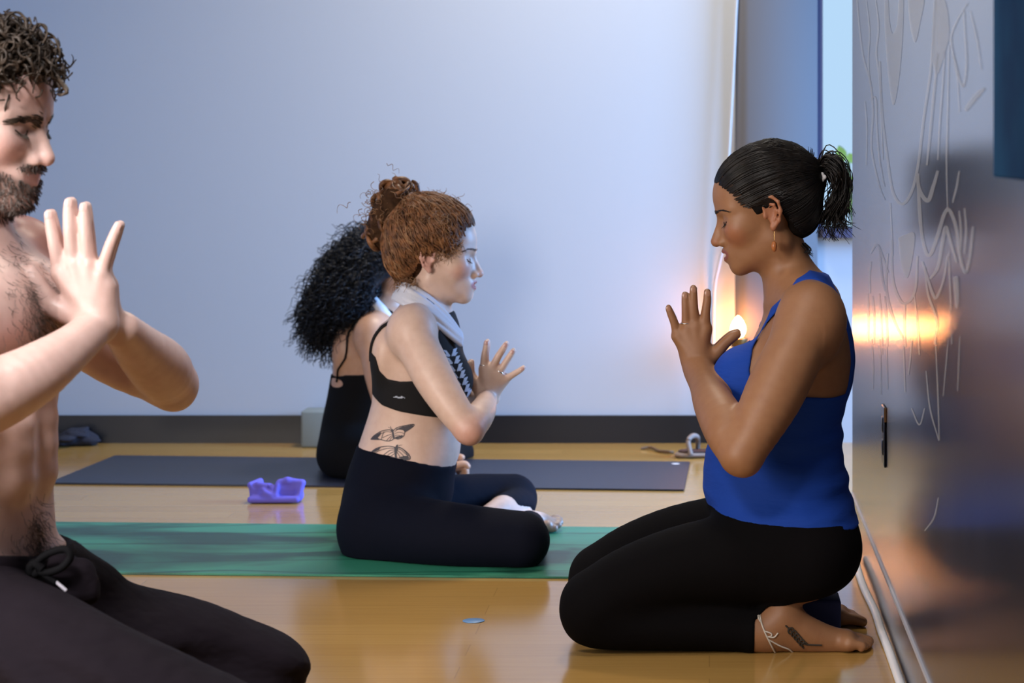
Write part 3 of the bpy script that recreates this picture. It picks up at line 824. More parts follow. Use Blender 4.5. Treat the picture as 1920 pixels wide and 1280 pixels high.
def nails(fingers, side, m, parent):
    """small nail plates on the back of the last finger segment; side is the outward direction"""
    side = norm(side)
    for f in fingers:
        (a, ra), (b, rb) = f[-2], f[-1]
        d = norm(b - a); o = norm(side - d * (side @ d)); w = np.cross(d, o)
        c = a * .12 + b * .88 + o * (rb * .74)
        V = []; F_ = []; nu, nv = 7, 7
        for i in range(nu):
            for j in range(nv):
                u = -1 + 2 * i / (nu - 1); v = -1 + 2 * j / (nv - 1); rr = math.sqrt(max(0, 1 - abs(u) ** 4 * .35))
                V.append(c + d * (u * rb * .85) + w * (v * rb * .70 * rr) + o * (rb * .36 * (1 - .55 * v * v - .25 * u * u)))
        for i in range(nu - 1):
            for j in range(nv - 1): F_.append([i * nv + j, i * nv + j + 1, (i + 1) * nv + j + 1, (i + 1) * nv + j])
        mk('fingernail', np.array(V), F_, m, parent)
# ------------------------------------------------------------------ the kneeling teacher in blue
def teacher():
    Y0 = 4.30; h = .0029
    root = empty('person', (P(1450, 1200, Y0)[0], Y0, 0)); tag(root, 'dark-haired woman kneeling in a blue tank top with palms pressed together', 'person')
    F = Field((-.36, 3.90, -.004), (.36, 4.70, 1.0), h)
    F.lo = np.array([-.36, 3.90, -.004])
    T = lambda px, py, dy=0.0: P(px, py, Y0 + dy)
    # torso
    rows = []
    for py, xl, xr, hw in [(520, 1468, 1556, .075), (545, 1452, 1572, .115), (580, 1442, 1582, .145), (620, 1420, 1594, .150), (670, 1398, 1600, .148), (720, 1380, 1594, .142),
                           (760, 1362, 1579, .136), (800, 1345, 1574, .133), (850, 1326, 1576, .136), (900, 1321, 1586, .148), (945, 1329, 1597, .160), (985, 1338, 1605, .170), (1030, 1352, 1608, .172), (1070, 1400, 1598, .160)]:
        a, b = T(xl, py), T(xr, py); rows.append((a[2], (a[0] + b[0]) / 2, Y0, (b[0] - a[0]) / 2, hw))
    F.add(loft(rows, 0, 2.3), .02)
    for s_ in (-1, 1):
        F.add(ell(T(1402, 716, .072 * s_), (.064, .064, .066)), .03)
        F.add(rc(T(1492, 530, .03 * s_), T(1528, 575, .140 * s_), .034, .040), .035)
    F.chain([(T(1462, 468), .049), (T(1478, 515), .050), (T(1498, 570), .062)], .03)
    for s_ in (-1, 1):   # sternomastoid cords
        F.add(rc(T(1470, 455, .045 * s_), T(1450, 572, .018 * s_), .011, .010), .014)
        F.add(rc(T(1447, 574, .015 * s_), T(1490, 556, .130 * s_), .009, .010), .016)
    # buttocks, legs
    for s_ in (-1, 1):
        D = lambda px, py, dy: P(px, py, Y0 - .13) * [1, 0, 1] + [0, Y0 + s_ * dy, 0]
        F.add(ell(D(1516, 1034, .085), (.094, .094, .076)), .03)
        F.chain([(D(1490, 1042, .095), .094), (D(1400, 1046, .115), .081), (D(1275, 1062, .128), .069), (D(1180, 1092, .132), .061), (D(1115, 1128, .132), .055)], .03)
        F.chain([(D(1113, 1138, .132), .052), (D(1120, 1160, .130), .050), (D(1250, 1168, .125), .046), (D(1340, 1174, .122), .042), (D(1425, 1186, .122), .034)], .025)
    X, Y, Z = F.grid((slice(None),) * 3)
    # feet
    for s_ in (-1, 1):
        D = lambda px, py, dy: P(px, py, Y0 - .13) * [1, 0, 1] + [0, Y0 + s_ * dy, 0]
        F.chain([(D(1420, 1187, .122), .034), (D(1448, 1180, .122), .036), (D(1467, 1158, .122), .032)], .015)
        F.chain([(D(1467, 1160, .122), .031), (D(1505, 1184, .120), .031), (D(1545, 1197, .118), .025), (D(1585, 1204, .116), .019)], .018)
        F.chain([(D(1450, 1196, .120), .026), (D(1520, 1206, .118), .018), (D(1590, 1211, .116), .012)], .018)
        F.add(rc(D(1588, 1203, .092), D(1590, 1204, .138), .016, .014), .014)
        for i, (dy, ln, r) in enumerate([(.086, 1637, .0105), (.104, 1636, .0085), (.118, 1632, .008), (.131, 1627, .0075), (.143, 1620, .007)]):
            F.chain([(D(1592, 1205, dy), r + .003), (D(1615, 1207, dy), r), (D(ln - 6, 1212, dy), r)], .006)
    base = F.d.copy()
    # arms and hands
    def arm(s_):
        D = lambda px, py, dy: P(px, py, Y0 - dy) * [1, 0, 1] + [0, Y0 + s_ * dy, 0]
        F.add(ell(D(1520, 608, .155), (.062, .046, .070)), .035)
        F.chain([(D(1520, 600, .150), .052), (D(1480, 680, .190), .054), (D(1448, 745, .220), .053), (D(1412, 815, .250), .043), (D(1392, 852, .262), .036)], .022)
        F.add(ell(D(1398, 862, .262), (.024, .022, .026)), .015)
        F.chain([(D(1388, 850, .258), .038), (D(1366, 808, .225), .0435), (D(1340, 760, .155), .038), (D(1324, 722, .085), .031), (D(1310, 692, .034), .0295), (D(1306, 672, .020), .030)], .014, ((0, 1, 0), .80))
        q = .0145
        K = lambda x, y, e=0.0: D(x, y, q + e)
        fs = [[(K(1323, 618), .0098), (K(1323, 588, .002), .0086), (K(1326, 564, .001), .0078), (K(1326, 549), .0068)],
              [(K(1304, 614), .0100), (K(1301, 583, .002), .0086), (K(1300, 556, .001), .0078), (K(1300, 542), .0068)],
              [(K(1287, 618), .0095), (K(1286, 590, .002), .0082), (K(1285, 567, .001), .0074), (K(1284, 554), .0064)],
              [(K(1270, 630), .0088), (K(1264, 606, .002), .0074), (K(1257, 588, .001), .0066), (K(1253, 578), .0056)]]
        th = [(K(1337, 668, .004), .0135), (K(1358, 645, .006), .0105), (K(1373, 632, .006), .0098), (K(1382, 627, .004), .0082)]
        hand(F, D(1308, 686, .020), fs, th, .005, .022)
        for x0, y0 in [(1323, 620), (1304, 616), (1287, 620), (1270, 632)]:
            F.add(rc(D(1308, 680, .036), K(x0, y0, .008), .004, .0055), .010)
        return fs
    fs = arm(-1); arm(1)
    fr = Frame(T(1437, 390), 180, 13, 0, .975)
    Head(F, fr, jaw=.95, lip=1.0, mouth=.003, nose=1.1, brow=.8)
    v, q = F.mesh(); v[:, 2] = np.maximum(v[:, 2], .0008)
    sk = np.array((.31, .146, .066)); cols = np.tile(sk, (len(v), 1))
    cols = face_paint(cols, v, fr, (.26, .075, .055), (.40, .14, .07), (.27, .125, .06))
    mk('body', v, q, skin_mat('teacher_skin', .52), root, cols=cols)
    # clothes
    M_top = mat('blue_jersey', (0.008, 0.052, 0.34), 0.8, Specular_IOR_Level=.25); bump(M_top, 28, .35, .006, 3, stretch=(1, .6, 3))
    M_leg = mat('black_leggings', (0.0045, 0.004, 0.0045), 0.9, Specular_IOR_Level=.06); bump(M_leg, 160, .15, .001)
    polyS = px_poly([(1412, 652), (1405, 690), (1412, 735), (1450, 742), (1512, 740), (1560, 744), (1625, 738), (1625, 988), (1600, 990), (1480, 978), (1325, 966), (1280, 960), (1280, 600), (1380, 620), (1440, 588), (1470, 552), (1494, 522), (1520, 508), (1560, 520), (1572, 548), (1562, 546), (1535, 530), (1510, 532), (1476, 560), (1440, 606)], Y0 - .10)
    neck = px_poly([(1250, 650), (1420, 645), (1470, 560), (1500, 470), (1300, 470)], Y0)
    def region(X, Y, Z):
        r = poly_sd(X, Z, polyS)
        scoop = np.maximum(poly_sd(X, Z, neck), np.abs(Y - Y0) - .062)
        strap = np.where(Z > P(0, 640, Y0)[2], np.abs(Y - Y0) - .125, -1.0)
        return np.maximum(np.maximum(r, -scoop), strap) + 0 * Y
    foldz = Z; wv = .0016 * np.sin(150 * Z + 3 * np.sin(9 * X) + 2 * np.sin(7 * Y)) + .0014 * np.sin(95 * Z + 14 * X)
    zt, zb = P(0, 742, Y0)[2], P(0, 985, Y0)[2]
    amp = np.clip((zt - Z) / .06, 0, 1) * (.45 + .55 * np.clip((X - T(1440, 0)[0]) / .08, 0, 1))
    shirt = base - (wv * amp).astype(np.float32)
    garment('tank_top', F, shirt, region, .0045, M_top, root, T(1290, 1010, -.22), T(1640, 490, .22))
    # back straps running down to the top
    Ls = []
    for s_ in (-1, 1):
        p = catmull([T(1560, 535, .085 * s_), T(1588, 580, .075 * s_), T(1602, 650, .06 * s_), T(1598, 710, .055 * s_), T(1590, 750, .055 * s_)], 24)
        Ls.append(p)
    F2 = Field.__new__(Field); F2.lo, F2.h, F2.n, F2.ax, F2.d = F.lo, F.h, F.n, F.ax, base
    vv = []; ff = []
    for p in Ls:
        p = F2.project(p, .003); n = F2.nrm(p); t = np.gradient(p, axis=0); sdv = np.cross(n, t); sdv /= np.linalg.norm(sdv, axis=1, keepdims=True)
        b0 = len(vv) and sum(len(a) for a in vv)
        A = np.stack([p - sdv * .013 - n * .004, p - sdv * .012 + n * .0015, p + sdv * .012 + n * .0015, p + sdv * .013 - n * .004], 1).reshape(-1, 3)
        vv.append(A); k = len(p)
        for i in range(k - 1):
            for j in range(3): ff.append([b0 + i * 4 + j, b0 + i * 4 + j + 1, b0 + i * 4 + j + 5, b0 + i * 4 + j + 4])
    mk('back_straps', np.vstack(vv), ff, M_top, root)
    M_hem = mat('dark_piping', (0.006, 0.010, 0.05), .7)
    polyL = px_poly([(1290, 925), (1350, 940), (1620, 955), (1660, 1060), (1600, 1112), (1500, 1128), (1440, 1136), (1416, 1160), (1412, 1300), (1000, 1300), (1000, 1000)], Y0 - .13)
    garment('leggings', F, base, lambda X, Y, Z: poly_sd(X, Z, polyL) + 0 * Y, .0035, M_leg, root, (-.36, 3.95, -.004), (.36, 4.65, P(0, 915, 4.1)[2]), st=2)
    # hair
    M_h = hair_mat('black_brown_hair', (0.006, 0.005, 0.005), (0.016, 0.012, 0.010), .36)
    hp = [(1344, 322), (1358, 334), (1374, 347), (1392, 369), (1409, 392), (1417, 407), (1440, 393), (1462, 392), (1476, 416), (1484, 456), (1500, 474), (1520, 462), (1575, 420), (1575, 250), (1400, 240), (1340, 300)]
    G = Field(fr.o - .17, fr.o + .17, .0026)
    for c, r in [((-.019, 0, .037), (.1000, .0835, .0940)), ((.026, 0, .038), (.063, .070, .067))]:
        G.add(ell(fr.w(c), np.array(r) * fr.s, fr.R), .03)
    G.add(ell(fr.w((-.055, 0, -.022)), np.array((.046, .055, .050)) * fr.s, fr.R), .03)
    tie = T(1528, 330)
    G.add(ell(tie - [.004, 0, 0], (.020, .020, .022)), .025)
    pp = px_poly(hp, Y0 - .03)
    def reg(X, Y, Z): return poly_sd(X, Z, pp) + 0 * Y
    X, Y, Z = G.grid((slice(None),) * 3); gd = -smin(-G.d, -reg(X, Y, Z).astype(np.float32), .008)
    hv, hq = G.mesh(gd)
    hair = mk('hair', hv, hq, cap_mat('black_brown_scalp', (0.006, 0.005, 0.005), (0.014, 0.011, 0.009)), root)
    rng = np.random.default_rng(4)
    # combed strands over the cap
    lines = []; rad = []
    starts = catmull([fr.w(p) for p in [(.080, 0, .072), (.072, -.03, .066), (.052, -.056, .045), (.035, -.068, .015), (.01, -.077, .012), (-.03, -.078, -.01), (-.045, -.068, -.05), (-.06, -.04, -.075)]], 220)
    for i, s0 in enumerate(starts):
        for s_ in (1, -1):
            a = s0.copy(); a[1] = Y0 + s_ * (a[1] - Y0)
            mid = fr.w((-.02, 0, .06)) if i < 130 else fr.w((-.06, 0, .0))
            p = np.array([a * (1 - t) + tie * t for t in np.linspace(rng.uniform(-.05, .02), 1, 12)]) + rng.normal(0, .0012, 3)
            out = p - fr.w((-.01, 0, .02)); p = p + .03 * np.sin(np.linspace(0, math.pi, 12))[:, None] * out / np.linalg.norm(out, axis=1, keepdims=True)
            lines.append(p); rad.append(.0011)
    lines = G.project_lines(lines, .0008, 10)
    tubes('combed_strands', lines, rad, M_h, hair, 4)
    # ponytail
    lines = []; rad = []
    for i in range(230):
        e = rng.normal(0, 1, 3); u = rng.uniform(0, 1)
        st = tie + rng.normal(0, .007, 3)
        up = T(1556 + 8 * e[0], 296 + 10 * e[1] + 22 * u, .012 * e[2]); 
        m1 = T(1586 + 6 * e[0] - 22 * u, 318 + 8 * e[1] + 30 * u, .018 * e[2])
        m2 = T(1590 + 6 * e[2] - 36 * u, 368 + 12 * e[0] + 10 * u, .020 * e[1])
        en = T(1578 + 14 * e[1] - 34 * u, 418 + 16 * e[2] - 14 * u * (1 - u), .020 * e[0])
        lines.append(catmull([st, up, m1, m2, en], 18)); rad.append(np.linspace(.0016, .0006, 18))
    for i in range(26):   # loose ends curling out
        e = rng.normal(0, 1, 3)
        lines.append(catmull([T(1568, 370, .01 * e[0]), T(1570 + 6 * e[1], 405, .012 * e[0]), T(1582 + 10 * e[1], 424 + 5 * e[2], .014 * e[0]), T(1596 + 10 * e[1], 434 + 10 * e[2], .016 * e[0])], 14)); rad.append(np.linspace(.0013, .0004, 14))
    for i in range(16):
        e = rng.normal(0, 1, 3)
        lines.append(catmull([T(1556, 380, .01 * e[0]), T(1550 + 4 * e[1], 415, .012 * e[0]), T(1554 + 6 * e[1], 436, .014 * e[0]), T(1566 + 6 * e[1], 448 + 3 * e[2], .016 * e[0])], 14)); rad.append(np.linspace(.0013, .0004, 14))
    for i in range(30):   # short tuft above the tie
        e = rng.normal(0, 1, 3)
        lines.append(catmull([T(1524, 318, .006 * e[0]), T(1521 + 3 * e[1], 300, .008 * e[0]), T(1519 + 6 * e[1], 284 + 5 * e[2], .01 * e[0])], 8)); rad.append(np.linspace(.0012, .0004, 8))
    for i in range(40):   # nape wisps
        e = rng.uniform(-1, 1, 3)
        lines.append(catmull([T(1500 + 10 * e[0], 455, .03 * e[1]), T(1512 + 10 * e[0], 468, .03 * e[1]), T(1514 + 12 * e[2], 480 + 6 * e[1], .03 * e[1])], 8)); rad.append(np.linspace(.001, .0003, 8))
    tubes('ponytail', lines, rad, M_h, hair, 4)
    M_tie = mat('hair_elastic', (.01, .01, .012), .6)
    tubes('hair_tie', [np.array([tie + [.016 + .002 * math.sin(a * 3), .016 * math.cos(a), .018 * math.sin(a)] for a in np.linspace(0, 6.3, 30)])], [.0045], M_tie, hair, 6)
    clip = T(1541, 331, -.026)
    M_pearl = mat('white_clip', (.75, .75, .78), .3)
    o = sdf_clip(clip, M_pearl, hair)
    lashes_brows(F, fr, M_h, root, .7, 0, 2)
    M_teeth = mat('teeth', (.75, .72, .66), .3)
    tubes('teeth', [fr.w(catmull([(.0835, -.012, -.0690), (.0905, 0, -.0690), (.0835, .012, -.0690)], 9))], [.0028], M_teeth, root, 6)
    # jewellery
    M_amber = mat('amber_bead', (.40, .13, .035), .3); M_gold = mat('gold', (.75, .45, .16), .3, 1.0)
    ear = fr.w((-.003, .081, -.044)) 
    eo = tubes('earring', [np.array([ear, ear + [0, -.001, -.010], ear + [0, -.001, -.016]])], [.0008], M_gold, root, 5)
    lathe('bead', [(.001, -.012), (.0040, -.009), (.0055, -.002), (.0045, .005), (.0012, .008)], ear + [0, -.001, -.026], M_amber, eo, 14)
    ring_at('ring', fs[2][0][0], fs[2][1][0], .45, .0098, M_silver, root)
    # anklet and foot tattoo
    D = lambda px, py: P(px, py, Y0 - .13) * [1, 0, 1] + [0, Y0 - .19, 0]
    M_str = mat('pale_string', (.62, .56, .48), .7)
    def on(pts):
        return F.shoot(np.array([D(*p) for p in pts]), (0, 1, 0), .0014)
    tubes('anklet', [catmull(on(q_), 16) for q_ in [[(1424, 1148), (1428, 1165), (1436, 1184), (1446, 1205), (1453, 1220)], [(1432, 1176), (1444, 1180), (1446, 1185), (1440, 1187)], [(1436, 1186), (1450, 1188), (1458, 1180)], [(1440, 1192), (1462, 1206), (1478, 1214), (1486, 1222)], [(1424, 1148), (1421, 1152), (1425, 1160)]]], [.0016] * 5, M_str, root, 5)
    M_ink = mat('tattoo_ink', (.035, .028, .022), .6)
    lines = [catmull(on([(1472, 1166), (1484, 1178), (1494, 1190), (1502, 1200), (1512, 1204), (1540, 1206)]), 24)]
    for x, y in [(1478, 1172), (1484, 1178), (1489, 1184), (1494, 1190), (1499, 1196), (1504, 1201)]:
        lines.append(catmull(on([(x, y), (x + 6, y - 1), (x + 10, y + 4)]), 6)); lines.append(catmull(on([(x, y), (x - 1, y + 7), (x + 3, y + 11)]), 6))
    tubes('foot_tattoo', lines, [.0016] * len(lines), M_ink, root, 4)
    nails(fs, (0, -1, 0), mat('teacher_nail', (.42, .22, .14), .25), root)
    return root

def sdf_clip(c, m, parent):
    G = Field(c - .02, c + .02, .0012)
    for dx, dz in [(0, .004), (-.0045, -.001), (.0045, -.001), (0, -.006)]:
        G.add(ell(c + [dx, 0, dz], (.0046, .003, .0046)), .002)
    return sdf_obj('hair_clip', G, m, parent)
teacher()
# ------------------------------------------------------------------ the red-haired woman on the green mat
def redhead():
    Y0 = 5.25; h = .0032
    root = empty('person', (P(760, 1050, Y0)[0], Y0, 0)); tag(root, 'red-haired woman sitting cross-legged in a black bra top with butterfly tattoos', 'person')
    T = lambda px, py, dy=0.0: P(px, py, Y0 + dy)
    F = Field((-.92, 4.86, -.004), (-.32, 5.68, .93), h)
    rows = []
    for py, xl, xr, hw in [(566, 760, 832, .055), (585, 738, 846, .105), (605, 722, 856, .125), (640, 712, 862, .130), (680, 706, 866, .128), (715, 700, 866, .122),
                           (750, 700, 864, .114), (785, 690, 862, .110), (820, 678, 864, .112), (850, 668, 862, .120), (880, 657, 850, .135), (930, 646, 846, .160), (985, 641, 830, .172), (1030, 652, 800, .165), (1055, 680, 780, .14)]:
        a, b = T(xl, py), T(xr, py); rows.append((a[2], (a[0] + b[0]) / 2, Y0, (b[0] - a[0]) / 2, hw))
    F.add(loft(rows, 0, 2.25), .02)
    for s_ in (-1, 1):
        F.add(ell(T(838, 712, .062 * s_), (.056, .058, .058)), .03)
        F.add(rc(T(798, 570, .02 * s_), T(775, 605, .125 * s_), .030, .036), .03)
        F.add(ell(T(722, 660, .075 * s_), (.030, .050, .062)), .03)      # shoulder blades
    F.chain([(T(805, 525), .046), (T(800, 560), .047), (T(795, 600), .056)], .03)
    zf = lambda z: z
    S = lambda px, py, Y: P(px, py, Y)
    for s_ in (-1, 1):
        F.add(ell(T(718, 985, .085 * s_) , (.088, .090, .092)), .03)
    # near leg
    F.chain([(S(715, 992, 5.14), .088), (S(790, 1000, 5.07), .077), (S(870, 1006, 5.02), .068), (S(985 - 8, 1012, 5.00), .059)], .03)
    F.chain([(S(975, 1016, 5.01), .052), (S(985, 1012, 5.08), .046), (S(988, 998, 5.22), .042), (S(992, 985, 5.34), .033)], .02)
    # far leg
    F.chain([(S(735, 958, 5.38), .080), (S(841, 944, 5.47), .066), (S(905, 937, 5.52), .060), (S(962, 931, 5.555), .052)], .03)
    F.chain([(S(964, 938, 5.555), .047), (S(968, 948, 5.50), .043), (S(956, 955, 5.43), .040), (S(944, 958, 5.385), .037)], .02)
    skinlegs = []
    base = F.d.copy()
    F.chain([(S(948, 957, 5.40), .035), (S(936, 959, 5.34), .032), (S(905, 975, 5.26), .026), (S(880, 985, 5.22), .026)], .012)
    F.chain([(S(988, 985, 5.34), .032), (S(998, 979, 5.42), .026), (S(1012, 980, 5.44), .024)], .012)
    # near foot: sole up, toes to the right
    F.chain([(S(990, 978, 5.44), .026), (S(1014, 982, 5.45), .023), (S(1030, 984, 5.45), .020)], .014)
    for i, (dy, x, y) in enumerate([(-.034, 1040, 990), (-.016, 1047, 984), (.000, 1050, 979), (.014, 1049, 974), (.027, 1045, 971)]):
        F.chain([(S(1028, 984 - i * 1.5, 5.45 + dy), .0115), (S(x - 6, y + 1, 5.45 + dy), .009), (S(x, y, 5.45 + dy), .0085)], .005)
    # arms
    def arm(s_):
        D = lambda px, py, dy: P(px, py, Y0 - dy) * [1, 0, 1] + [0, Y0 + s_ * dy, 0]
        F.add(ell(D(770, 622, .135), (.050, .040, .056)), .03)
        E_ = lambda px, py, dy: D(px, py, dy) - [.05 * max(0, dy - .135) / .09 if s_ > 0 else 0, 0, 0]
        F.chain([(E_(770, 622, .135), .046), (E_(795, 672, .165), .0465), (E_(818, 716, .190), .044), (E_(850, 766, .212), .038), (E_(878, 803, .225), .0325)], .02)
        if s_ > 0:
            D0 = D; D = lambda px, py, dy: D0(px, py, dy) - [.055 * max(0, dy - .05) / .17, 0, 0]
        F.add(ell(D(884, 812, .226), (.020, .020, .022)), .014)
        F.chain([(D(880, 804, .222), .032), (D(893, 787, .185), .034), (D(906, 768, .110), .0295), (D(912, 752, .045), .0235)], .014)
        q = .0135; K = lambda x, y, e=0.0: D(x, y, q + e)
        fs = [[(K(907, 692), .0092), (K(908, 669, .002), .0080), (K(911, 652, .001), .0072), (K(912, 642), .0064)],
              [(K(921, 694), .0094), (K(932, 671, .002), .0080), (K(943, 654, .001), .0072), (K(948, 646), .0064)],
              [(K(934, 702), .0090), (K(946, 682, .002), .0077), (K(956, 667, .001), .0070), (K(961, 659), .0062)],
              [(K(945, 714), .0084), (K(960, 704, .002), .0070), (K(973, 696, .001), .0062), (K(980, 691), .0056)]]
        th = [(K(891, 722, .004), .0125), (K(881, 704, .005), .0095), (K(880, 690, .004), .0090), (K(881, 681, .002), .0076)]
        hand(F, D(912, 749, .020), fs, th, .005, .021)
        return fs
    fs = arm(-1); arm(1)
    fr = Frame(T(816, 475), 0, 3, 0, .965)
    Head(F, fr, jaw=.95, lip=1.0, nose=.9, brow=.75, mouth=.0012)
    v, q = F.mesh(); v[:, 2] = np.maximum(v[:, 2], .0060)
    sk = np.array((.64, .45, .36)); cols = np.tile(sk, (len(v), 1))
    el = np.array(P(884, 818, 5.02))
    cols = blend(cols, sstep(.07, .02, np.linalg.norm(v - el, axis=1)) * .6, (.56, .24, .19))
    cols = face_paint(cols, v, fr, (.46, .16, .15), (.58, .26, .22), (.50, .30, .25))
    sole = np.linalg.norm((v - S(1040, 985, 5.45)) / [1, 1.2, 1], axis=1)
    cols = blend(cols, sstep(.055, .03, sole) * .75, (.16, .11, .08))
    mk('body', v, q, skin_mat('fair_skin', .45), root, cols=cols)
    # clothes
    M_bra = mat('black_bra_fabric', (0.010, 0.009, 0.010), .8, Specular_IOR_Level=.2); bump(M_bra, 120, .2, .001)
    M_leg = mat('black_tights', (0.0030, 0.0038, 0.0095), .85, Specular_IOR_Level=.10); bump(M_leg, 45, .25, .004, 3)
    poly = px_poly([(690, 655), (707, 668), (714, 694), (728, 709), (752, 713), (782, 712), (806, 690), (816, 650), (824, 612), (836, 590), (860, 586), (910, 620), (910, 765), (870, 790), (819, 783), (749, 770), (715, 760), (690, 742)], Y0 - .1)
    garment('bra_top', F, base, lambda X, Y, Z: poly_sd(X, Z, poly) + 0 * Y, .004, M_bra, root, T(680, 800, -.2), T(920, 570, .2))
    strap = []
    F2 = Field.__new__(Field); F2.lo, F2.h, F2.n, F2.ax, F2.d = F.lo, F.h, F.n, F.ax, F.d
    for s_ in (-1, 1):
        strap.append(F.project(catmull([T(708, 675, .09 * s_), T(712, 630, .10 * s_), T(724, 596, .10 * s_), T(748, 572, .085 * s_), T(775, 572, .075 * s_), T(810, 592, .07 * s_), T(835, 610, .06 * s_)], 40), .002))
    for p in strap: tubes('strap', [p], [.0042], M_bra, root, 6)
    pl = px_poly([(600, 838), (668, 845), (720, 852), (790, 868), (842, 882), (880, 890), (880, 885), (1060, 885), (1060, 1100), (600, 1100)], Y0 - .12)
    cap = rc(S(925, 962, 5.315), S(880, 985, 5.2), .052, .06)[0]; cap2 = rc(S(990, 984, 5.36), S(1030, 984, 5.45), .05, .06)[0]
    def reg(X, Y, Z):
        r = poly_sd(X, Z, pl)
        return np.maximum(np.maximum(r, -np.where(Y > 5.24, cap(X, Y, Z), 1)), -cap2(X, Y, Z))
    garment('leggings', F, base, reg, .0035, M_leg, root, (-.92, 4.86, -.004), (-.30, 5.68, P(0, 830, 5.1)[2]), .0062, st=2)
    # towel around the neck
    M_tow = mat('pale_towel', (.62, .62, .68), .95); bump(M_tow, 420, .6, .0015)
    inn = [(862, 628, .050), (838, 592, .060), (808, 562, .064), (782, 543, .060), (763, 533, .038), (756, 532, 0)]
    out = [(864, 646, .066), (828, 616, .100), (796, 590, .112), (765, 572, .100), (744, 562, .055), (738, 560, 0)]
    full = lambda L_: np.array([T(x, y, -d) for x, y, d in L_] + [T(x, y, d) for x, y, d in L_[-2::-1]])
    I_, O_ = catmull(full(inn), 56), catmull(full(out), 56)
    G = Field(np.minimum(I_.min(0), O_.min(0)) - .03, np.maximum(I_.max(0), O_.max(0)) + .03, .0026)
    for t_ in np.linspace(0, 1, 7):
        ph = np.linspace(0, 9, 56)
        Lm = I_ * (1 - t_) + O_ * t_; Lm = Lm + np.outer(.006 * math.sin(t_ * math.pi) + .0022 * np.sin(ph + t_ * 9), [0, 0, 1.0]) + np.array([0, 0, .003 if int(round(t_ * 6)) % 2 else 0])
        G.chain([(p, .0058) for p in Lm[::3]], .006)
    sdf_obj('neck_towel', G, M_tow, root)
    # printed and inked marks
    M_ink = mat('butterfly_ink', (.045, .04, .05), .6); M_print = mat('pale_print', (.42, .46, .55), .8)
    butterflies(F, root, M_ink)
    Fc = Field.__new__(Field); Fc.lo, Fc.h, Fc.n, Fc.ax, Fc.d = F.lo, F.h, F.n, F.ax, base - .004
    o = decal('bra_logo', Fc, [[(736, 745), (744, 741), (748, 744), (754, 742), (764, 748), (756, 746), (748, 748), (743, 745)]], 5.0, M_print, root, .0012)
    fern = []
    for i, (cx, cy) in enumerate([(846, 668), (851, 682), (856, 696), (861, 709), (866, 722), (870, 735), (874, 745)]):
        for dx, dy in [(-16, -13), (-17, -4), (12, -17), (13, -8)]:
            fern.append([(cx, cy), (cx + dx * .45 - 1.2, cy + dy * .75 - 1.4), (cx + dx, cy + dy), (cx + dx * .55 + 1.0, cy + dy * .35 + 1.8)])
    decal('fern_print', Fc, fern, 5.0, M_print, root, .0012, step=1.0)
    nails(fs, (0, -1, 0), mat('fair_nail', (.52, .31, .28), .25), root)
    ring_at('ring', fs[0][0][0], fs[0][1][0], .35, .0094, M_silver, root); r2 = ring_at('ring', fs[2][0][0], fs[2][1][0], .3, .0092, M_silver, root, .002)
    # hair
    M_h = hair_mat('copper_hair', (0.065, 0.027, 0.012), (0.28, 0.120, 0.048), .45)
    G = Field(fr.o - [.19, .13, .15], fr.o + [.13, .13, .21], .003)
    for c, r in [((-.021, 0, .041), (.1040, .089, .097)), ((.026, 0, .042), (.061, .073, .066))]:
        G.add(ell(fr.w(c), np.array(r) * fr.s, fr.R), .03)
    G.add(ell(fr.w((-.062, 0, -.015)), np.array((.058, .064, .062)) * fr.s, fr.R), .03)
    bun = T(738, 392)
    G.add(ell(T(738, 392), (.044, .046, .050)), .02); G.add(ell(T(718, 425), (.036, .040, .050)), .02); G.add(ell(T(748, 366), (.028, .030, .026)), .02)
    hp = px_poly([(893, 412), (886, 416), (872, 428), (858, 442), (848, 458), (838, 466), (826, 468), (812, 466), (800, 470), (796, 490), (798, 515), (802, 535), (780, 535), (690, 520), (640, 400), (700, 310), (850, 330), (905, 400)], Y0)
    X, Y, Z = G.grid((slice(None),) * 3); gd = -smin(-G.d, -(poly_sd(X, Z, hp) + 0 * Y).astype(np.float32), .01)
    hv, hq = G.mesh(gd); hair = mk('hair', hv, hq, cap_mat('copper_scalp', (0.030, 0.014, 0.007), (0.075, 0.036, 0.017)), root)
    rng = np.random.default_rng(11)
    lines = []; rad = []
    # wavy strands swept back from the hairline to the bun
    st = catmull([fr.w(p) for p in [(.082, 0, .076), (.075, -.03, .072), (.058, -.055, .050), (.038, -.068, .016), (.008, -.078, .016), (-.03, -.08, -.02), (-.045, -.07, -.055), (-.07, -.035, -.075)]], 170)
    for i, s0 in enumerate(st):
        for s_ in (1, -1):
            for _ in range(2):
                a = s0.copy(); a[1] = Y0 + s_ * (a[1] - Y0); a = a + rng.normal(0, .003, 3)
                n = 22; t = np.linspace(0, 1, n)[:, None]; p = a * (1 - t) + T(765, 388) * t
                out = p - fr.w((-.01, 0, .02)); p = p + .035 * np.sin(t * math.pi) * out / np.linalg.norm(out, axis=1, keepdims=True)
                p = p + .0055 * np.sin(t * rng.uniform(18, 40) + rng.uniform(0, 6)) * norm(rng.normal(0, 1, 3)) * np.minimum(1, t * 6 + .4)
                lines.append(p); rad.append(np.full(n, rng.uniform(.0010, .0026)))
    L2 = G.project_lines(lines, .0022, 10)
    M_h2 = hair_mat('copper_hair_light', (0.16, 0.075, 0.032), (0.36, 0.20, 0.10), .42)
    lift = rng.uniform(0, .0075, len(L2)); mixw = []
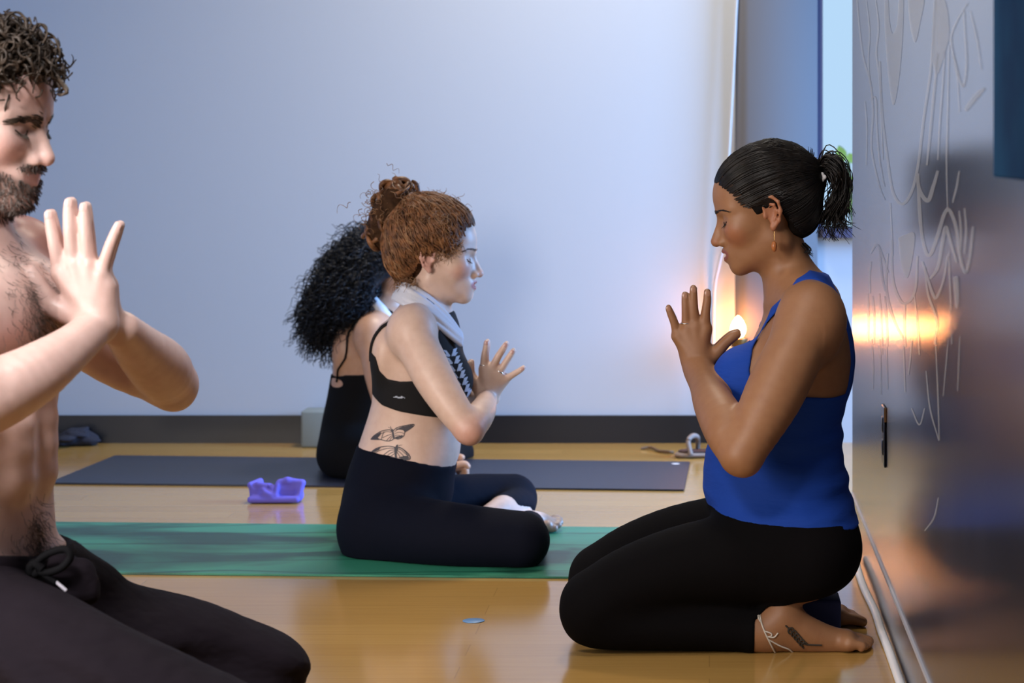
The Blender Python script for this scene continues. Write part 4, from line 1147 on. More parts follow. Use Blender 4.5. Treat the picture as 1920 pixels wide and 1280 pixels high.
    for a_, li in zip(L2, lift):
        o_ = a_ - fr.w((-.01, 0, .02)); o_ /= np.linalg.norm(o_, axis=1, keepdims=True); n_ = len(a_)
        mixw.append(a_ + o_ * (li * (.35 + .65 * np.abs(np.sin(np.linspace(0, rng.uniform(5, 12), n_) + rng.uniform(0, 3)))))[:, None] * np.minimum(1, np.linspace(.3, 4, n_))[:, None])
    i1 = [i for i in range(len(mixw)) if i % 3]; i2 = [i for i in range(len(mixw)) if i % 3 == 0]
    tubes('swept_strands', [mixw[i] for i in i1], [rad[i] for i in i1], M_h, hair, 4)
    tubes('light_strands', [mixw[i] for i in i2], [rad[i] * .7 for i in i2], M_h2, hair, 4)
    # flyaway curls over the crown and face edge
    pts = []; dr = []
    for i in range(420):
        th = rng.uniform(-1.2, 1.2); ph = rng.uniform(-.2, 2.6)
        d = np.array([math.cos(ph) * math.cos(th), math.sin(th), math.sin(ph) * math.cos(th)])
        if d[2] < -.1 or (d[0] > .55 and d[2] < .75): continue
        p = fr.w(np.array([-.006, 0, .036]) + d * [.098, .082, .092]); pts.append(p); dr.append(d @ fr.R.T * .6 + np.array([-.5, 0, .1]) * .8)
    lines = curls(rng, pts, dr, .035, .0045, 1.5, 14, .2)
    pts = []; dr = []
    for i in range(120):   # tendrils about the temple, ear and nape
        b = [(.058, -.062, .035), (.045, -.070, .015), (.022, -.078, .012), (-.075, -.04, -.07), (-.05, -.06, -.07)][rng.integers(5)]
        pts.append(fr.w(np.array(b) + rng.normal(0, .006, 3))); dr.append(np.array([rng.uniform(-.6, .5), -.3, rng.uniform(-.7, .3)]))
    lines += curls(rng, pts, dr, .022, .004, 1.2, 12, .2)
    tubes('flyaway_curls', lines, [np.linspace(.0011, .0004, len(l)) for l in lines], M_h2, hair, 4)
    # messy bun: thick looping locks
    lines = []; rad = []
    for i in range(120):
        c = [T(742, 374), T(735, 400), T(722, 420), T(752, 362), T(706, 440)][rng.choice(5, p=[.3, .25, .2, .15, .1])] + rng.normal(0, .010, 3)
        R_ = rng.uniform(.012, .026); u = norm(rng.normal(0, 1, 3)); w = norm(np.cross(u, rng.normal(0, 1, 3))); a = np.linspace(0, rng.uniform(3.5, 6.5), 20) + rng.uniform(0, 6)
        lines.append(c + R_ * (np.outer(np.cos(a), u) + np.outer(np.sin(a), w)) + np.outer(np.linspace(-.008, .008, 20), np.cross(u, w))); rad.append(.0080 * np.sin(np.linspace(.35, 2.8, 20)) * rng.uniform(.6, 1.2))
    for c, R_ in [(T(753, 350), .018), (T(726, 352), .014), (T(764, 362), .013), (T(712, 378), .016)]:
        a = np.linspace(0, 6.0, 26); lines.append(c + R_ * np.stack([np.cos(a), .35 * np.sin(2 * a), np.sin(a)], 1)); rad.append(np.full(26, .0065))
    b_ = tubes('bun_locks', lines, rad, M_h, hair, 6)
    pts = [T(735 + rng.normal(0, 24), 395 + rng.normal(0, 26), rng.normal(0, .03)) for _ in range(240)]
    lines = curls(rng, pts, [p - bun + [-.01, 0, .005] for p in pts], .034, .006, 1.6, 14, .1)
    tubes('bun_frizz', lines, [np.linspace(.001, .0004, len(l)) for l in lines], M_h2, hair, 4)
    M_tie = mat('dark_scrunchie', (.02, .02, .03), .7)
    a = np.linspace(0, 6.3, 40); ax = norm(T(735, 385) - T(775, 395)); u = np.array([0, 1.0, 0]); w = np.cross(ax, u)
    tubes('hair_tie', [T(766, 388) + .027 * (np.outer(np.cos(a), u) + np.outer(np.sin(a), w)) + .003 * np.outer(np.sin(a * 9), ax)], [.0065], M_tie, hair, 6)
    lashes_brows(F, fr, mat('auburn_brow', (.12, .05, .03), .6), root, .7, 0, 3)
    return root

def butterflies(F, root, M_ink):
    def wing(poly, cells, nm):
        pass
    # upper butterfly, wings spread, drawn as outline bands, veins and a body
    def band(pts, w):
        L = catmull(pts, len(pts) * 6); T_ = np.gradient(L, axis=0); T_ /= np.linalg.norm(T_, axis=1, keepdims=True) + 1e-9; N = np.stack([-T_[:, 1], T_[:, 0]], 1)
        out = []
        for i in range(len(L) - 1): out.append([L[i] + N[i] * w / 2, L[i + 1] + N[i + 1] * w / 2, L[i + 1] - N[i + 1] * w / 2, L[i] - N[i] * w / 2])
        return out
    def quads(name, bands, fills):
        V = []; Fc = []
        for q in bands:
            b = len(V); V += [tuple(p) for p in q]; Fc.append([b, b + 1, b + 2, b + 3])
        for fpoly in fills:
            poly = np.array(fpoly, float); x0, y0 = poly.min(0); x1, y1 = poly.max(0); st = .9
            gx, gy = np.meshgrid(np.arange(x0, x1 + st, st), np.arange(y0, y1 + st, st), indexing='ij'); ins = poly_sd(gx, gy, poly) <= .25
            for i in range(gx.shape[0] - 1):
                for j in range(gx.shape[1] - 1):
                    if ins[i, j] and ins[i + 1, j] and ins[i, j + 1] and ins[i + 1, j + 1]:
                        b = len(V); V += [(gx[i, j], gy[i, j]), (gx[i + 1, j], gy[i + 1, j]), (gx[i + 1, j + 1], gy[i + 1, j + 1]), (gx[i, j + 1], gy[i, j + 1])]; Fc.append([b, b + 1, b + 2, b + 3])
        q = np.array([P(x, y, 5.0) for x, y in V]); d = q - np.array([0, 0, CAMZ]); d /= np.linalg.norm(d, axis=1, keepdims=True)
        for _ in range(120): q = q + d * np.clip(F.val(q) - .0009, -.004, .004)[:, None]
        o = mk(name, q, np.array(Fc, np.int32), M_ink, root); return o
    o8 = lambda pts: [(640 + x / 8.727, 770 + y / 8.727) for x, y in pts]
    W1 = o8([(480, 465), (540, 400), (660, 330), (790, 310), (830, 340), (900, 280), (1000, 250), (1170, 220), (1180, 250), (1100, 310), (1040, 350), (1020, 410), (940, 460), (870, 455), (800, 490), (720, 490), (650, 470), (560, 468), (480, 465)])
    bands = band(W1, 1.5) + band(o8([(830, 300), (845, 370), (860, 450)]), 3.6) + band(o8([(800, 250), (820, 300), (830, 330)]), .8) + band(o8([(765, 265), (800, 285), (825, 320)]), .7)
    for v in ([(820, 350), (740, 340), (650, 370)], [(830, 380), (760, 400), (670, 440)], [(835, 400), (780, 440), (740, 485)], [(840, 420), (810, 450), (790, 485)], [(650, 350), (600, 400), (590, 460)], [(700, 335), (680, 380), (650, 465)],
              [(870, 340), (940, 300), (1040, 320)], [(875, 370), (950, 350), (1030, 370)], [(875, 400), (940, 400), (1000, 430)], [(870, 430), (910, 440), (930, 455)], [(1000, 260), (1010, 300), (1040, 345)]):
        bands += band(o8(v), 1.0)
    quads('butterfly_tattoo', bands, [o8([(480, 465), (540, 402), (640, 345), (650, 380), (600, 440), (640, 465)]), o8([(880, 300), (1000, 255), (1170, 222), (1180, 250), (1100, 310), (1040, 345), (1000, 310), (900, 310)]), o8([(890, 420), (1010, 390), (1000, 430), (930, 455), (880, 452)])])
    W2 = o8([(480, 680), (560, 620), (650, 590), (780, 578), (900, 600), (960, 600), (1040, 650), (1110, 720), (1125, 780), (1080, 800), (960, 790), (800, 745)])
    bands = band(W2, 1.7) + band(o8([(915, 560), (890, 640), (890, 740), (900, 770)]), 4.0) + band(o8([(900, 575), (920, 555), (925, 545)]), .9) + band(o8([(930, 580), (960, 562), (1000, 558)]), .7)
    for v in ([(880, 620), (780, 610), (650, 640), (560, 680)], [(880, 640), (790, 650), (690, 720)], [(880, 660), (810, 690), (740, 740)], [(880, 690), (840, 720), (800, 745)], [(900, 620), (980, 640), (1080, 730)], [(905, 640), (960, 680), (1060, 780)], [(905, 670), (940, 720), (980, 785)], [(910, 600), (1000, 625), (1105, 740)]):
        bands += band(o8(v), 1.2)
    quads('butterfly_tattoo', bands, [o8([(480, 680), (560, 620), (650, 592), (620, 640), (560, 670)]), o8([(1000, 740), (1090, 730), (1120, 780), (1080, 798), (980, 790), (920, 760)]), o8([(860, 590), (910, 575), (930, 600), (910, 700), (870, 700)])])
redhead()
# ------------------------------------------------------------------ the woman with black curly hair on the navy mat
def backwoman():
    Y0 = 6.45; h = .0042
    root = empty('person', (P(660, 890, Y0)[0], Y0, 0)); tag(root, 'woman with black curly hair sitting in black behind the red-haired woman', 'person')
    T = lambda px, py, dy=0.0: P(px, py, Y0 + dy)
    F = Field((-1.18, 6.05, -.004), (-.60, 6.85, .88), h)
    rows = []
    for py, xl, xr, hw in [(572, 688, 750, .06), (590, 664, 762, .115), (620, 640, 768, .135), (660, 628, 772, .135), (700, 625, 776, .128), (740, 618, 770, .118), (780, 609, 764, .116), (820, 602, 760, .13), (855, 600, 750, .155), (880, 612, 735, .16)]:
        a, b = T(xl, py), T(xr, py); rows.append((a[2], (a[0] + b[0]) / 2, Y0, (b[0] - a[0]) / 2, hw))
    F.add(loft(rows, 0, 2.2), .02)
    for s_ in (-1, 1):
        F.add(rc(T(722, 582, .02 * s_), T(700, 615, .13 * s_), .030, .036), .03)
        F.add(ell(T(645, 655, .07 * s_), (.028, .05, .06)), .03); F.add(ell(T(752, 690, .06 * s_), (.05, .055, .055)), .03)
        F.add(ell(T(655, 848, .08 * s_), (.082, .085, .065)), .03)
    F.chain([(T(738, 535), .045), (T(730, 560), .046), (T(722, 600), .055)], .03)
    for s_ in (-1, 1):
        Q = lambda px, py, dy: P(px, py, Y0 - .2) * [1, 0, 1] + [0, Y0 + s_ * dy, 0]
        F.chain([(Q(660, 862, .09), .075), (Q(745, 880, .19), .066), (Q(815, 893, .28), .052)], .03)
        F.chain([(Q(815, 897, .28), .046), (Q(800, 900, .16), .042), (Q(790, 905, .03), .034)], .02)
    base = F.d.copy()
    for s_ in (-1, 1):
        Q = lambda px, py, dy: P(px, py, Y0 - .15) * [1, 0, 1] + [0, Y0 + s_ * dy, 0]
        F.add(ell(Q(696, 632, .145), (.045, .038, .052)), .03)
        F.chain([(Q(698, 632, .145), .042), (Q(715, 700, .19), .040), (Q(735, 765, .215), .034), (Q(745, 785, .22), .031)], .02)
        sh = np.array([.12, .06, 0]) if s_ > 0 else np.zeros(3)
        F.chain([(Q(745, 785, .22), .031), (Q(790, 822, .235) - sh * .5, .031), (Q(838, 860, .24) - sh, .023)], .015)
        # relaxed hand resting on the knee
        if s_ > 0: Q0 = Q; Q = lambda px, py, dy: Q0(px, py, dy) - [.12, .06, 0]
        K = lambda px, py, dy: Q(px, py, .24 + dy)
        F.add(ell(K(850, 866, 0), (.032, .036, .016)), .015)
        for i, (dy, a, b, c) in enumerate([(-.030, (862, 872), (868, 882), (864, 890)), (-.010, (866, 868), (876, 876), (874, 887)), (.010, (868, 864), (880, 868), (882, 878)), (.028, (866, 860), (880, 858), (886, 863))]):
            F.chain([(K(*a, dy), .0105), (K(*b, dy), .009), (K(*c, dy), .008)], .005)
        F.chain([(K(846, 862, -.03), .012), (K(858, 852, -.042), .010), (K(870, 852, -.034), .009)], .006)
    fr = Frame(T(742, 478), 0, 2, 0, .96)
    Head(F, fr, jaw=.95)
    v, q = F.mesh(); v[:, 2] = np.maximum(v[:, 2], .0060)
    cols = np.tile(np.array((.50, .29, .19)), (len(v), 1)); cols = face_paint(cols, v, fr, (.40, .14, .12), (.52, .24, .18))
    mk('body', v, q, skin_mat('tan_skin', .45), root, cols=cols)
    M_blk = mat('black_bodysuit', (0.004, 0.004, 0.005), .85, Specular_IOR_Level=.15)
    poly = px_poly([(560, 704), (632, 706), (650, 702), (690, 700), (720, 690), (735, 640), (800, 620), (1000, 700), (1000, 1000), (560, 1000)], Y0 - .1)
    hole = ell(T(634, 716, -.06), (.028, .07, .013))[0]
    X0 = P(905, 0, Y0 - .2)[0]
    garment('bodysuit', F, base, lambda X, Y, Z: np.maximum(poly_sd(X, Z, poly) + 0 * Y, -hole(X, Y, Z)), .004, M_blk, root, zmin=.0062)
    st = [F.project(catmull([T(632, 716, .09 * s_), T(650, 660, .10 * s_), T(672, 605, .10 * s_), T(700, 582, .09 * s_), T(730, 592, .08 * s_), T(752, 620, .07 * s_)], 30), .003) for s_ in (-1, 1)]
    for p in st: tubes('strap', [p], [.0028], M_blk, root, 6)
    M_tow = mat('white_towel', (.66, .67, .72), .95)
    path = catmull([T(742, 625, -.085), T(722, 592, -.09), T(704, 572, -.075), T(696, 562, -.03), T(696, 562, .03), T(704, 572, .075), T(722, 592, .09), T(742, 625, .085)], 40)
    G = Field(path.min(0) - .05, path.max(0) + .05, .004)
    for i in range(39):
        G.add(rc(path[i], path[i + 1], .014, .014), .01); G.add(rc(path[i] + [-.004, 0, -.02], path[i + 1] + [-.004, 0, -.02], .010, .010), .008)
    sdf_obj('shoulder_towel', G, M_tow, root)
    M_w = mat('dark_wrist_band', (.012, .012, .014), .6)
    ring_at('wrist_band', P(790, 822, Y0 - .235), P(838, 860, Y0 - .24), .9, .028, M_w, root, .006)
    # big curly hair
    M_h = hair_mat('black_curly_hair', (0.006, 0.007, 0.010), (0.020, 0.022, 0.030), .42)
    G = Field(T(540, 670, -.25), T(800, 400, .25), .005)
    for px, py, dy, r in [(730, 470, 0, (.115, .105, .105)), (690, 500, 0, (.105, .115, .115)), (655, 540, 0, (.095, .115, .11)), (630, 575, 0, (.075, .10, .085)), (672, 585, 0, (.055, .10, .07)), (690, 540, -.05, (.06, .06, .08))]:
        G.add(ell(T(px, py, dy), r), .05)
    face = ell(T(832, 508), (.10, .2, .12))[0]; low = ell(T(745, 560), (.045, .12, .055))[0]
    X, Y, Z = G.grid((slice(None),) * 3); gd = -smin(-G.d, face(X, Y, Z).astype(np.float32), .03); gd = -smin(-gd, low(X, Y, Z).astype(np.float32), .03)
    gd = gd + .014
    hv, hq = G.mesh(gd); hair = mk('hair', hv, hq, M_h, root)
    rng = np.random.default_rng(21)
    k = rng.choice(len(hv), 2300); pts = hv[k].astype(float)
    cdir = pts - T(705, 500)[None]; cdir /= np.linalg.norm(cdir, axis=1, keepdims=True)
    keep = (pts[:, 0] < T(722, 0)[0]) | (pts[:, 2] > T(0, 470)[2])
    pts, cdir = pts[keep], cdir[keep]
    dirs = cdir * .35 + np.array([-.45, 0, -.75])
    lines = curls(rng, pts, dirs, .085, .0062, 3.0, 18, .15, .22)
    G.d = gd
    tubes('curls', lines, [np.linspace(.0019, .0008, len(l)) for l in lines], M_h, hair, 3)
    # loose ends at the lower edge
    pts = [T(rng.uniform(575, 690), rng.uniform(560, 610), rng.uniform(-.09, .09)) for _ in range(420)]
    lines = curls(rng, pts, [np.array([-.35, 0, -.9]) for _ in pts], .075, .007, 2.6, 20, .1, .3)
    tubes('loose_curls', lines, [np.linspace(.0014, .0005, len(l)) for l in lines], M_h, hair, 4)
    return root
backwoman()
# ------------------------------------------------------------------ the shirtless man on the left
def man():
    Y0 = 3.25; h = .0035; YAW = -10
    root = empty('person', (P(-60, 1100, Y0)[0], Y0, 0)); tag(root, 'shirtless bearded man kneeling in dark trousers with raised pressed palms', 'person')
    T = lambda px, py, dy=0.0: P(px, py, Y0 + dy)
    F = Field((-1.40, 2.84, -.004), (-.50, 3.74, 1.16), h)
    yw = math.radians(YAW); fwd = np.array([math.cos(yw), math.sin(yw), 0]); lef = np.array([-math.sin(yw), math.cos(yw), 0])
    rows = []
    for py, cx, ru, rv in [(430, -78, .055, .075), (455, -76, .075, .120), (490, -74, .095, .165), (540, -70, .112, .182), (600, -66, .120, .182), (660, -64, .120, .172), (720, -64, .116, .160), (790, -66, .112, .150), (860, -68, .112, .146), (940, -70, .112, .148), (1010, -72, .116, .156), (1060, -76, .124, .166), (1120, -84, .128, .172), (1170, -90, .11, .16)]:
        a = T(cx, py); rows.append((a[2], a[0], Y0, ru, rv))
    F.add(loft(rows, yw, 2.3), .02)
    B = lambda u, v, py, cx=-70: T(cx, py) + fwd * u + lef * v      # body frame point
    for s_ in (-1, 1):
        F.add(ell(B(.075, .075 * s_, 580), (.055, .085, .062), np.stack([fwd, lef, [0, 0, 1]], 1)), .03)     # pectorals
        F.add(rc(B(-.015, .03 * s_, 415, -74), B(-.01, .165 * s_, 480, -74), .040, .046), .04)
        F.add(rc(B(.055, .015 * s_, 462), B(.025, .165 * s_, 470), .011, .012), .02)                          # collarbones
        for py in (790, 840, 890):
            F.add(ell(B(.092, .035 * s_, py), (.030, .032, .024)), .025)
        F.add(ell(B(.0, .12 * s_, 1140, -80), (.12, .085, .085)), .03)
    F.chain([(T(-62, 330), .058), (T(-70, 400), .060), (T(-76, 450), .068)], .035)
    # legs: kneeling, thighs spread
    far = [(B(.03, .10, 1140, -80), .100), (P(200, 1205, 3.40), .090), (P(350, 1245, 3.46), .080), (P(478, 1290, 3.48), .068)]
    near = [(B(.03, -.10, 1150, -80), .100), (P(110, 1262, 3.06), .090), (P(250, 1322, 3.02), .084), (P(385, 1385, 3.00), .070)]
    F.chain(far, .03); F.chain(near, .03)
    kf, kn = far[-1][0], near[-1][0]
    for kp, sv in ((kf, 1), (kn, -1)):
        kk = kp.copy(); kk[2] = .062; hip = B(-.10, .11 * sv, 1150, -80); hip[2] = .062
        F.chain([(kp, .064), (kk, .062), (kk * .5 + hip * .5, .060), (hip, .045)], .03)
    base = F.d.copy()
    for sv in (1, -1):   # feet tucked behind
        hp = B(-.12, .11 * sv, 1150, -80); hp[2] = .045; bk = hp - fwd * .17; bk[2] = .018
        F.chain([(hp, .040), (hp - fwd * .06, .036), (bk, .018)], .02)
        for i in range(5):
            t0 = bk + lef * (i - 2) * .016; F.chain([(t0, .012), (t0 - fwd * .035, .009)], .006)
    # far arm
    F.add(ell(B(.0, .175, 500), (.060, .055, .062)), .035)
    F.chain([(B(.0, .178, 500), .054), (P(120, 585, 3.46), .053), (P(215, 660, 3.49), .050), (P(322, 722, 3.50), .036)], .02)
    F.add(ell(P(333, 738, 3.50), (.020, .022, .022)), .014)
    F.chain([(P(322, 718, 3.50), .038), (P(300, 690, 3.44), .045), (P(262, 655, 3.36), .037), (P(228, 618, 3.285), .027)], .016)
    # near arm
    F.add(ell(B(.0, -.175, 500), (.060, .055, .062)), .035)
    F.chain([(B(.0, -.178, 500), .054), (B(.00, -.215, 620), .054), (P(-72, 720, 3.02), .047), (P(-60, 772, 3.01), .038)], .02)
    F.chain([(P(-60, 775, 3.01), .040), (P(-10, 742, 3.04), .047), (P(60, 704, 3.09), .042), (P(130, 655, 3.16), .032), (P(180, 612, 3.222), .0265)], .016)
    # hands pressed together, palm plane Y = 3.25
    def hnd(s_, sh):
        D = lambda px, py, dy: P(px + sh, py, Y0 - .02) * [1, 0, 1] + [0, Y0 + s_ * dy, 0]
        q = .0165; K = lambda x, y, e=0.0: D(x, y, q + e)
        fs = [[(K(112, 512), .0110), (K(103, 464, .003), .0096), (K(95, 425, .001), .0088), (K(91, 402), .0076)],
              [(K(138, 498), .0115), (K(132, 446, .003), .0100), (K(129, 400, .001), .0092), (K(129, 380), .0080)],
              [(K(165, 500), .0110), (K(161, 452, .003), .0098), (K(158, 410, .001), .0090), (K(157, 388), .0076)],
              [(K(188, 518), .0102), (K(203, 470, .003), .0088), (K(215, 438, .001), .0080), (K(221, 423), .0070)]]
        th = [(K(108, 578, .004), .0160), (K(82, 546, .006), .0125), (K(68, 524, .006), .0115), (K(58, 508, .004), .0095)]
        hand(F, D(184, 606, .024), fs, th, .005, .026, .0125)
        F.chain([(D(186, 604, .020), .024), (K(200, 540), .013)], .014)
        for f in fs: F.add(rc(D(178, 592, .042), f[0][0] + [0, s_ * .010, 0], .005, .006), .007)      # tendons
        if s_ < 0:   # raised veins
            F.chain([(K(148, 525, .012), .003), (K(155, 552, .017), .0038), (K(166, 560, .019), .0038), (K(167, 578, .021), .003)], .004); F.chain([(K(130, 545, .012), .0028), (K(142, 570, .017), .0032), (K(160, 588, .021), .003)], .004)
        return fs
    fs = hnd(-1, 0); hnd(1, -8)
    fr = Frame(T(-40, 215), -11, 10, 0, 1.045)
    Head(F, fr, jaw=1.08, lip=.85, nose=1.15, brow=1.15, chin=.004)
    v, q = F.mesh(); v[:, 2] = np.maximum(v[:, 2], .0008)
    sk = np.array((.66, .46, .41)); cols = np.tile(sk, (len(v), 1))
    cols = face_paint(cols, v, fr, (.55, .33, .30), (.62, .33, .29), (.52, .33, .29))
    l = fr.l(v); near_h = (np.abs(l) < .2).all(1)
    fore = ((l[:, 0] - .08) / .04) ** 2 + (l[:, 1] / .06) ** 2 + ((l[:, 2] - .04) / .03) ** 2
    cols = blend(cols, np.where(near_h, sstep(1.2, .2, fore) * .4, 0), (.64, .32, .27))
    shl = np.linalg.norm(v - B(.02, .17, 460), axis=1); cols = blend(cols, sstep(.16, .03, shl) * .7, (.58, .22, .17))
    bz = beard_mask(l); cols = blend(cols, np.where(near_h, bz * .55, 0), (.20, .135, .115))
    rel = v - T(-70, 570); uu, vv0 = rel @ fwd, rel @ lef; ch = sstep(1.3, .2, (vv0 / .075) ** 2 + ((v[:, 2] - T(0, 565)[2]) / .075) ** 2) * (uu > .04) * (uu < .15)
    cols = blend(cols, ch * .30, (.22, .15, .13))
    mk('body', v, q, skin_mat('ruddy_skin', .42), root, cols=cols)
    nails(fs, (0, -1, 0), mat('ruddy_nail', (.66, .44, .40), .25), root)
    # trousers
    M_tr = mat('dark_plum_trousers', (0.0085, 0.006, 0.0095), .92, Specular_IOR_Level=.12); bump(M_tr, 11, .7, .02, 3, stretch=(.7, 1, 1.6))
    zw = T(0, 1042)[2]
    def reg(X, Y, Z):
        u = (X - T(-72, 0)[0]) * fwd[0] + (Y - Y0) * fwd[1]
        back = B(-.14, 0, 1100, -80)
        foot = ((X - back[0]) * fwd[0] + (Y - back[1]) * fwd[1]) + .06
        vq = -(X - T(-72, 0)[0]) * fwd[1] + (Y - Y0) * fwd[0]
        return np.maximum(Z - (zw - .02 * u - .17 * np.minimum(vq, 0)), np.where(Z < .12, -foot, -1)) + 0 * Y
    X_, Y_, Z_ = F.grid((slice(None),) * 3)
    wr_ = .0075 * np.sin(75 * (Z_ * .95 + X_ * .42) + 2.5 * np.sin(9 * X_ + 5 * Y_)) + .0045 * np.sin(48 * (Z_ + .5 * X_ - .3 * Y_) + 4 * np.sin(6 * X_))
    wr_ = wr_ * np.clip((T(0, 1065)[2] - Z_) / .05, 0, 1)
    tr = garment('trousers', F, base - wr_.astype(np.float32), reg, .010, M_tr, root, (-1.40, 2.84, -.004), (-.50, 3.74, zw + .06), st=2)
    # waistband, gathered bump and drawstring bow
    wb = []
    for a in np.linspace(0, 2 * math.pi, 90):
        wb.append(T(-72, 1050) + fwd * .128 * math.cos(a) * .98 + lef * .168 * math.sin(a))
    F3 = Field.__new__(Field); F3.lo, F3.h, F3.n, F3.ax, F3.d = F.lo, F.h, F.n, F.ax, base
    wl = F3.project(np.array(wb), .009); wl[:, 2] = T(0, 1052)[2] - .02 * ((wl - T(-72, 1050)) @ fwd) - .17 * np.minimum((wl - T(-72, 1050)) @ lef, 0); wl = np.vstack([wl, wl[:1]])
    vv, ff = tube_arrays([wl], [.0075], 8); c_ = np.repeat(wl, 8, 0); vv = c_ + (vv - c_) * [1, 1, 2.0]
    mk('waistband', vv, ff, M_tr, tr)
    G = Field(T(40, 1180, -.2), T(240, 1000, .12), .003)
    for a, b, r0, r1 in [((95, 1085, -.06), (150, 1075, -.05), .030, .022), ((110, 1062, -.06), (160, 1098, -.05), .018, .016), ((80, 1110, -.07), (165, 1110, -.05), .030, .018), ((100, 1058, -.05), (125, 1048, -.04), .016, .010)]:
        G.add(rc(T(*a), T(*b), r0, r1), .012)
    G.cut(rc(T(112, 1078, -.10), T(130, 1100, -.10), .012, .010), .008)
    sdf_obj('gathered_front', G, M_tr, tr)
    M_cord = mat('black_drawstring', (.003, .003, .004), .85, Specular_IOR_Level=.1); M_tip = mat('pale_cord_tip', (.60, .58, .66), .4)
    W_ = lambda px, py, dy=-.10: T(px, py, dy)
    dl = [catmull([W_(62, 1062), W_(80, 1044), W_(105, 1032), W_(125, 1030), W_(132, 1044), W_(118, 1062), W_(95, 1072), W_(72, 1074)], 30),
          catmull([W_(72, 1072), W_(60, 1078), W_(56, 1066), W_(66, 1056), W_(80, 1066)], 20), catmull([W_(75, 1072), W_(92, 1084), W_(104, 1092)], 12), catmull([W_(70, 1068), W_(62, 1066), W_(52, 1065)], 8)]
    tubes('drawstring', dl, [.0055, .007, .0045, .004], M_cord, tr, 7)
    tubes('cord_tip', [np.array([W_(104, 1090), W_(124, 1107)])], [.0026], M_tip, tr, 6); tubes('cord_tip', [np.array([W_(53, 1063), W_(51, 1067)])], [.0026], M_tip, tr, 6)
    # hair
    M_h = hair_mat('dark_brown_hair', (0.020, 0.014, 0.010), (0.060, 0.042, 0.030), .42)
    G = Field(fr.o - .17, fr.o + .17, .0032)
    G.add(ell(fr.w((-.014, 0, .040)), np.array((.105, .086, .096)) * fr.s, fr.R), .03); G.add(ell(fr.w((.026, 0, .054)), np.array((.066, .068, .058)) * fr.s, fr.R), .03)
    X, Y, Z = G.grid((slice(None),) * 3)
    def lc(i): return ((X - fr.o[0]) * fr.R[0, i] + (Y - fr.o[1]) * fr.R[1, i] + (Z - fr.o[2]) * fr.R[2, i]) / fr.s
    lx, lz = lc(0), lc(2)
    rg = poly_sd(lx, lz, [(.12, .078), (.074, .070), (.060, .054), (.048, .028), (.034, .004), (.012, .016), (-.025, .012), (-.035, -.04), (-.050, -.062), (-.14, -.05), (-.14, .20), (.12, .20)])
    gd = -smin(-G.d, -rg.astype(np.float32), .008); hv, hq = G.mesh(gd); hair = mk('hair', hv, hq, cap_mat('dark_brown_scalp', (0.014, 0.010, 0.008), (0.035, 0.025, 0.018)), root)
    rng = np.random.default_rng(8)
    G.d = gd.astype(np.float32)
    ok = hv[:, 2] > fr.w((0, 0, .035))[2]; cand = hv[ok]
    k = rng.choice(len(cand), 560); pts = cand[k].astype(float); n_ = pts - fr.w((-.01, 0, .03)); n_ /= np.linalg.norm(n_, axis=1, keepdims=True)
    dirs = n_ * .12 + np.cross(n_, rng.normal(0, 1, n_.shape)) * .7 + np.array([.25, 0, -.15])
    lines = curls(rng, pts, dirs, .034, .0105, 1.1, 15, .15, .15); rad = [np.linspace(.0034, .0012, len(q_)) * rng.uniform(.5, 1.1) for q_ in lines]
    k = rng.choice(len(hv), 500); pts = hv[k].astype(float); n_ = pts - fr.w((-.01, 0, .03)); n_ /= np.linalg.norm(n_, axis=1, keepdims=True)
    l2 = curls(rng, pts, n_ * .15 + np.cross(n_, rng.normal(0, 1, n_.shape)) * .5 + [0.1, 0, -.3], .028, .008, 1.2, 12, .15, .2); lines += l2; rad += [np.linspace(.0026, .0010, len(q_)) for q_ in l2]
    # individual forelocks seen against the wall
    for pl, r in [([(92, 128), (104, 142), (116, 156), (126, 170), (116, 178), (108, 176)], .0046), ([(88, 120), (102, 138), (112, 150), (122, 166), (126, 174), (118, 178)], .0040), ([(96, 130), (106, 150), (112, 166), (106, 172)], .0034), ([(50, 140), (50, 166), (60, 182), (74, 180), (80, 168)], .0026),
                  ([(60, 60), (72, 45), (84, 52), (88, 66), (80, 82)], .0028), ([(64, 40), (66, 32), (70, 44)], .0014), ([(84, 60), (100, 68), (110, 88), (112, 104), (104, 116)], .0022), ([(92, 84), (104, 92), (104, 108)], .0018),
                  ([(8, 40), (20, 26), (36, 24), (48, 38), (50, 54)], .0030), ([(0, 46), (12, 32), (28, 22)], .0026), ([(70, 52), (80, 46), (88, 54), (84, 76)], .0022), ([(100, 96), (112, 84), (108, 70)], .0014), ([(40, 130), (30, 150), (36, 168), (48, 166)], .0030), ([(20, 120), (8, 140), (14, 160), (28, 160)], .0034), ([(70, 120), (62, 140), (68, 156), (82, 152)], .0036)]:
        L = catmull([T(x, y, -.045 + .012 * math.sin(i * 1.3)) for i, (x, y) in enumerate(pl)], 24); lines.append(L); rad.append(np.linspace(r, r * .45, 24))
    tubes('curly_locks', lines, rad, M_h, hair, 4)
    # beard and moustache: short strands rooted on the jaw
    M_b = hair_mat('greying_beard', (0.050, 0.038, 0.032), (0.20, 0.165, 0.150), .55)
    inside = near_h & (bz > .35); cand = v[inside].astype(float)
    k = rng.choice(len(cand), 3200); pts = cand[k] + rng.normal(0, .0008, (3200, 3)); nn = F.nrm(pts)
    ll = fr.l(pts); dn = -fr.R[:, 2] * .7 + fr.R[:, 0] * .1
    mus = (ll[:, 2] > -.066) & (np.abs(ll[:, 1]) < .035)
    lines = []; rad = []
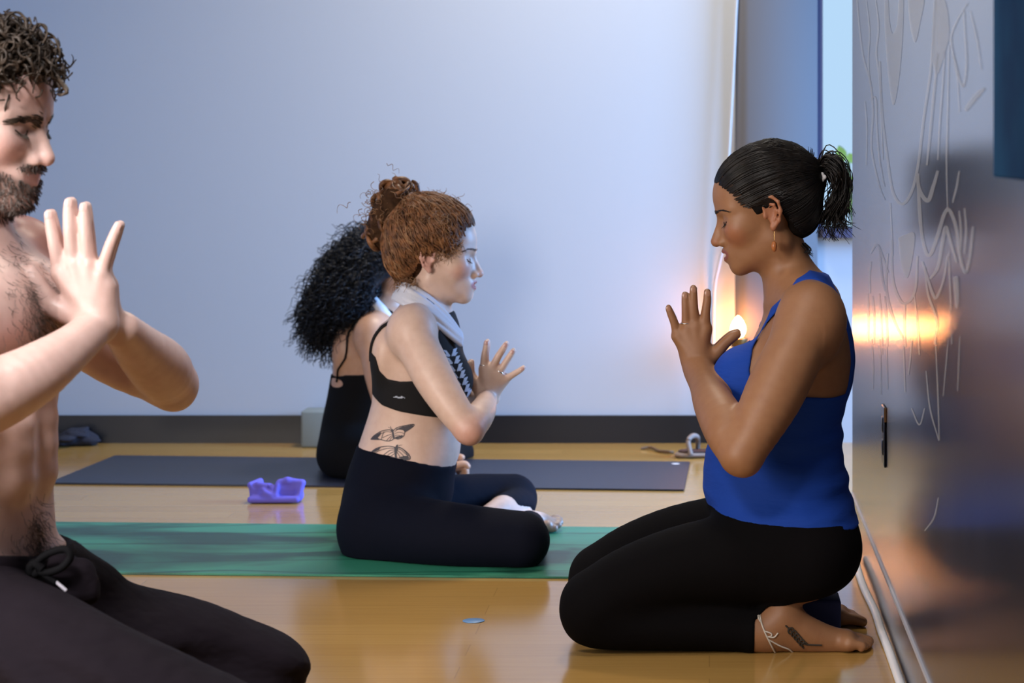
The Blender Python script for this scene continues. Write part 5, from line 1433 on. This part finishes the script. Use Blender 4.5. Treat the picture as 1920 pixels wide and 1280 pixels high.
    for i in range(len(pts)):
        d = nn[i] * .55 + dn + rng.normal(0, .25, 3)
        if mus[i]: d = nn[i] * .5 - fr.R[:, 2] * .45 + fr.R[:, 1] * np.sign(ll[i, 1]) * .6 + rng.normal(0, .2, 3)
        d = norm(d); L = rng.uniform(.005, .010); p = pts[i]
        lines.append(np.array([p - nn[i] * .001, p + d * L * .5 + nn[i] * .0012, p + d * L])); rad.append(np.array([.0007, .0006, .0003]))
    be = tubes('beard', lines, rad, M_b, root, 3)
    # body hair on chest and belly
    lines = []; rad = []
    for i in range(1500):
        if i < 1100: u, vv_, py = .2, rng.normal(.0, .050), rng.normal(565, 48)
        else: u, vv_, py = .2, rng.normal(0, .012 + .020 * (i > 1300)), 1040 - abs(rng.normal(0, 45))
        lines.append(B(.16, vv_, py))
    st = np.array(lines)
    for _ in range(80): st = st - fwd * np.clip(F3.val(st), -.004, .004)[:, None]
    nn = F3.nrm(st); lines = []
    for i in range(len(st)):
        d = norm(nn[i] * .35 + np.array([0, rng.normal(0, .4), -.7]) + rng.normal(0, .35, 3)); u_ = norm(np.cross(d, nn[i])); L = rng.uniform(.010, .020)
        lines.append(np.array([st[i], st[i] + d * L * .5 + u_ * .002, st[i] + d * L - u_ * .001])); rad.append(np.array([.00035, .0003, .00015]))
    tubes('body_hair', lines, rad, M_b, root, 3)
    lashes_brows(F, fr, M_h, root, 2.6, .0080, 6)
    return root

def beard_mask(l):
    x, ay, z = l[:, 0], np.abs(l[:, 1]), l[:, 2]
    jaw = sstep(-.066, -.080, z + .30 * np.maximum(0, .03 - x) * 0 - .55 * np.maximum(0, ay - .032)) * sstep(-.02, .01, x)
    side = sstep(.040, .046, ay) * sstep(-.02, -.05, z) * sstep(.035, .01, x) * sstep(-.012, .002, x)
    mus = sstep(1.2, .7, ((z + .0575) / .0075) ** 2 + (ay / .030) ** 2) * sstep(.07, .085, x)
    lipz = sstep(1.3, .8, ((z + .072) / .0085) ** 2 + (ay / .021) ** 2)
    m = np.maximum(np.maximum(jaw, mus), side) * (1 - lipz * (z > -.085))
    return m * (z > -.135) * (x < .106)
man()
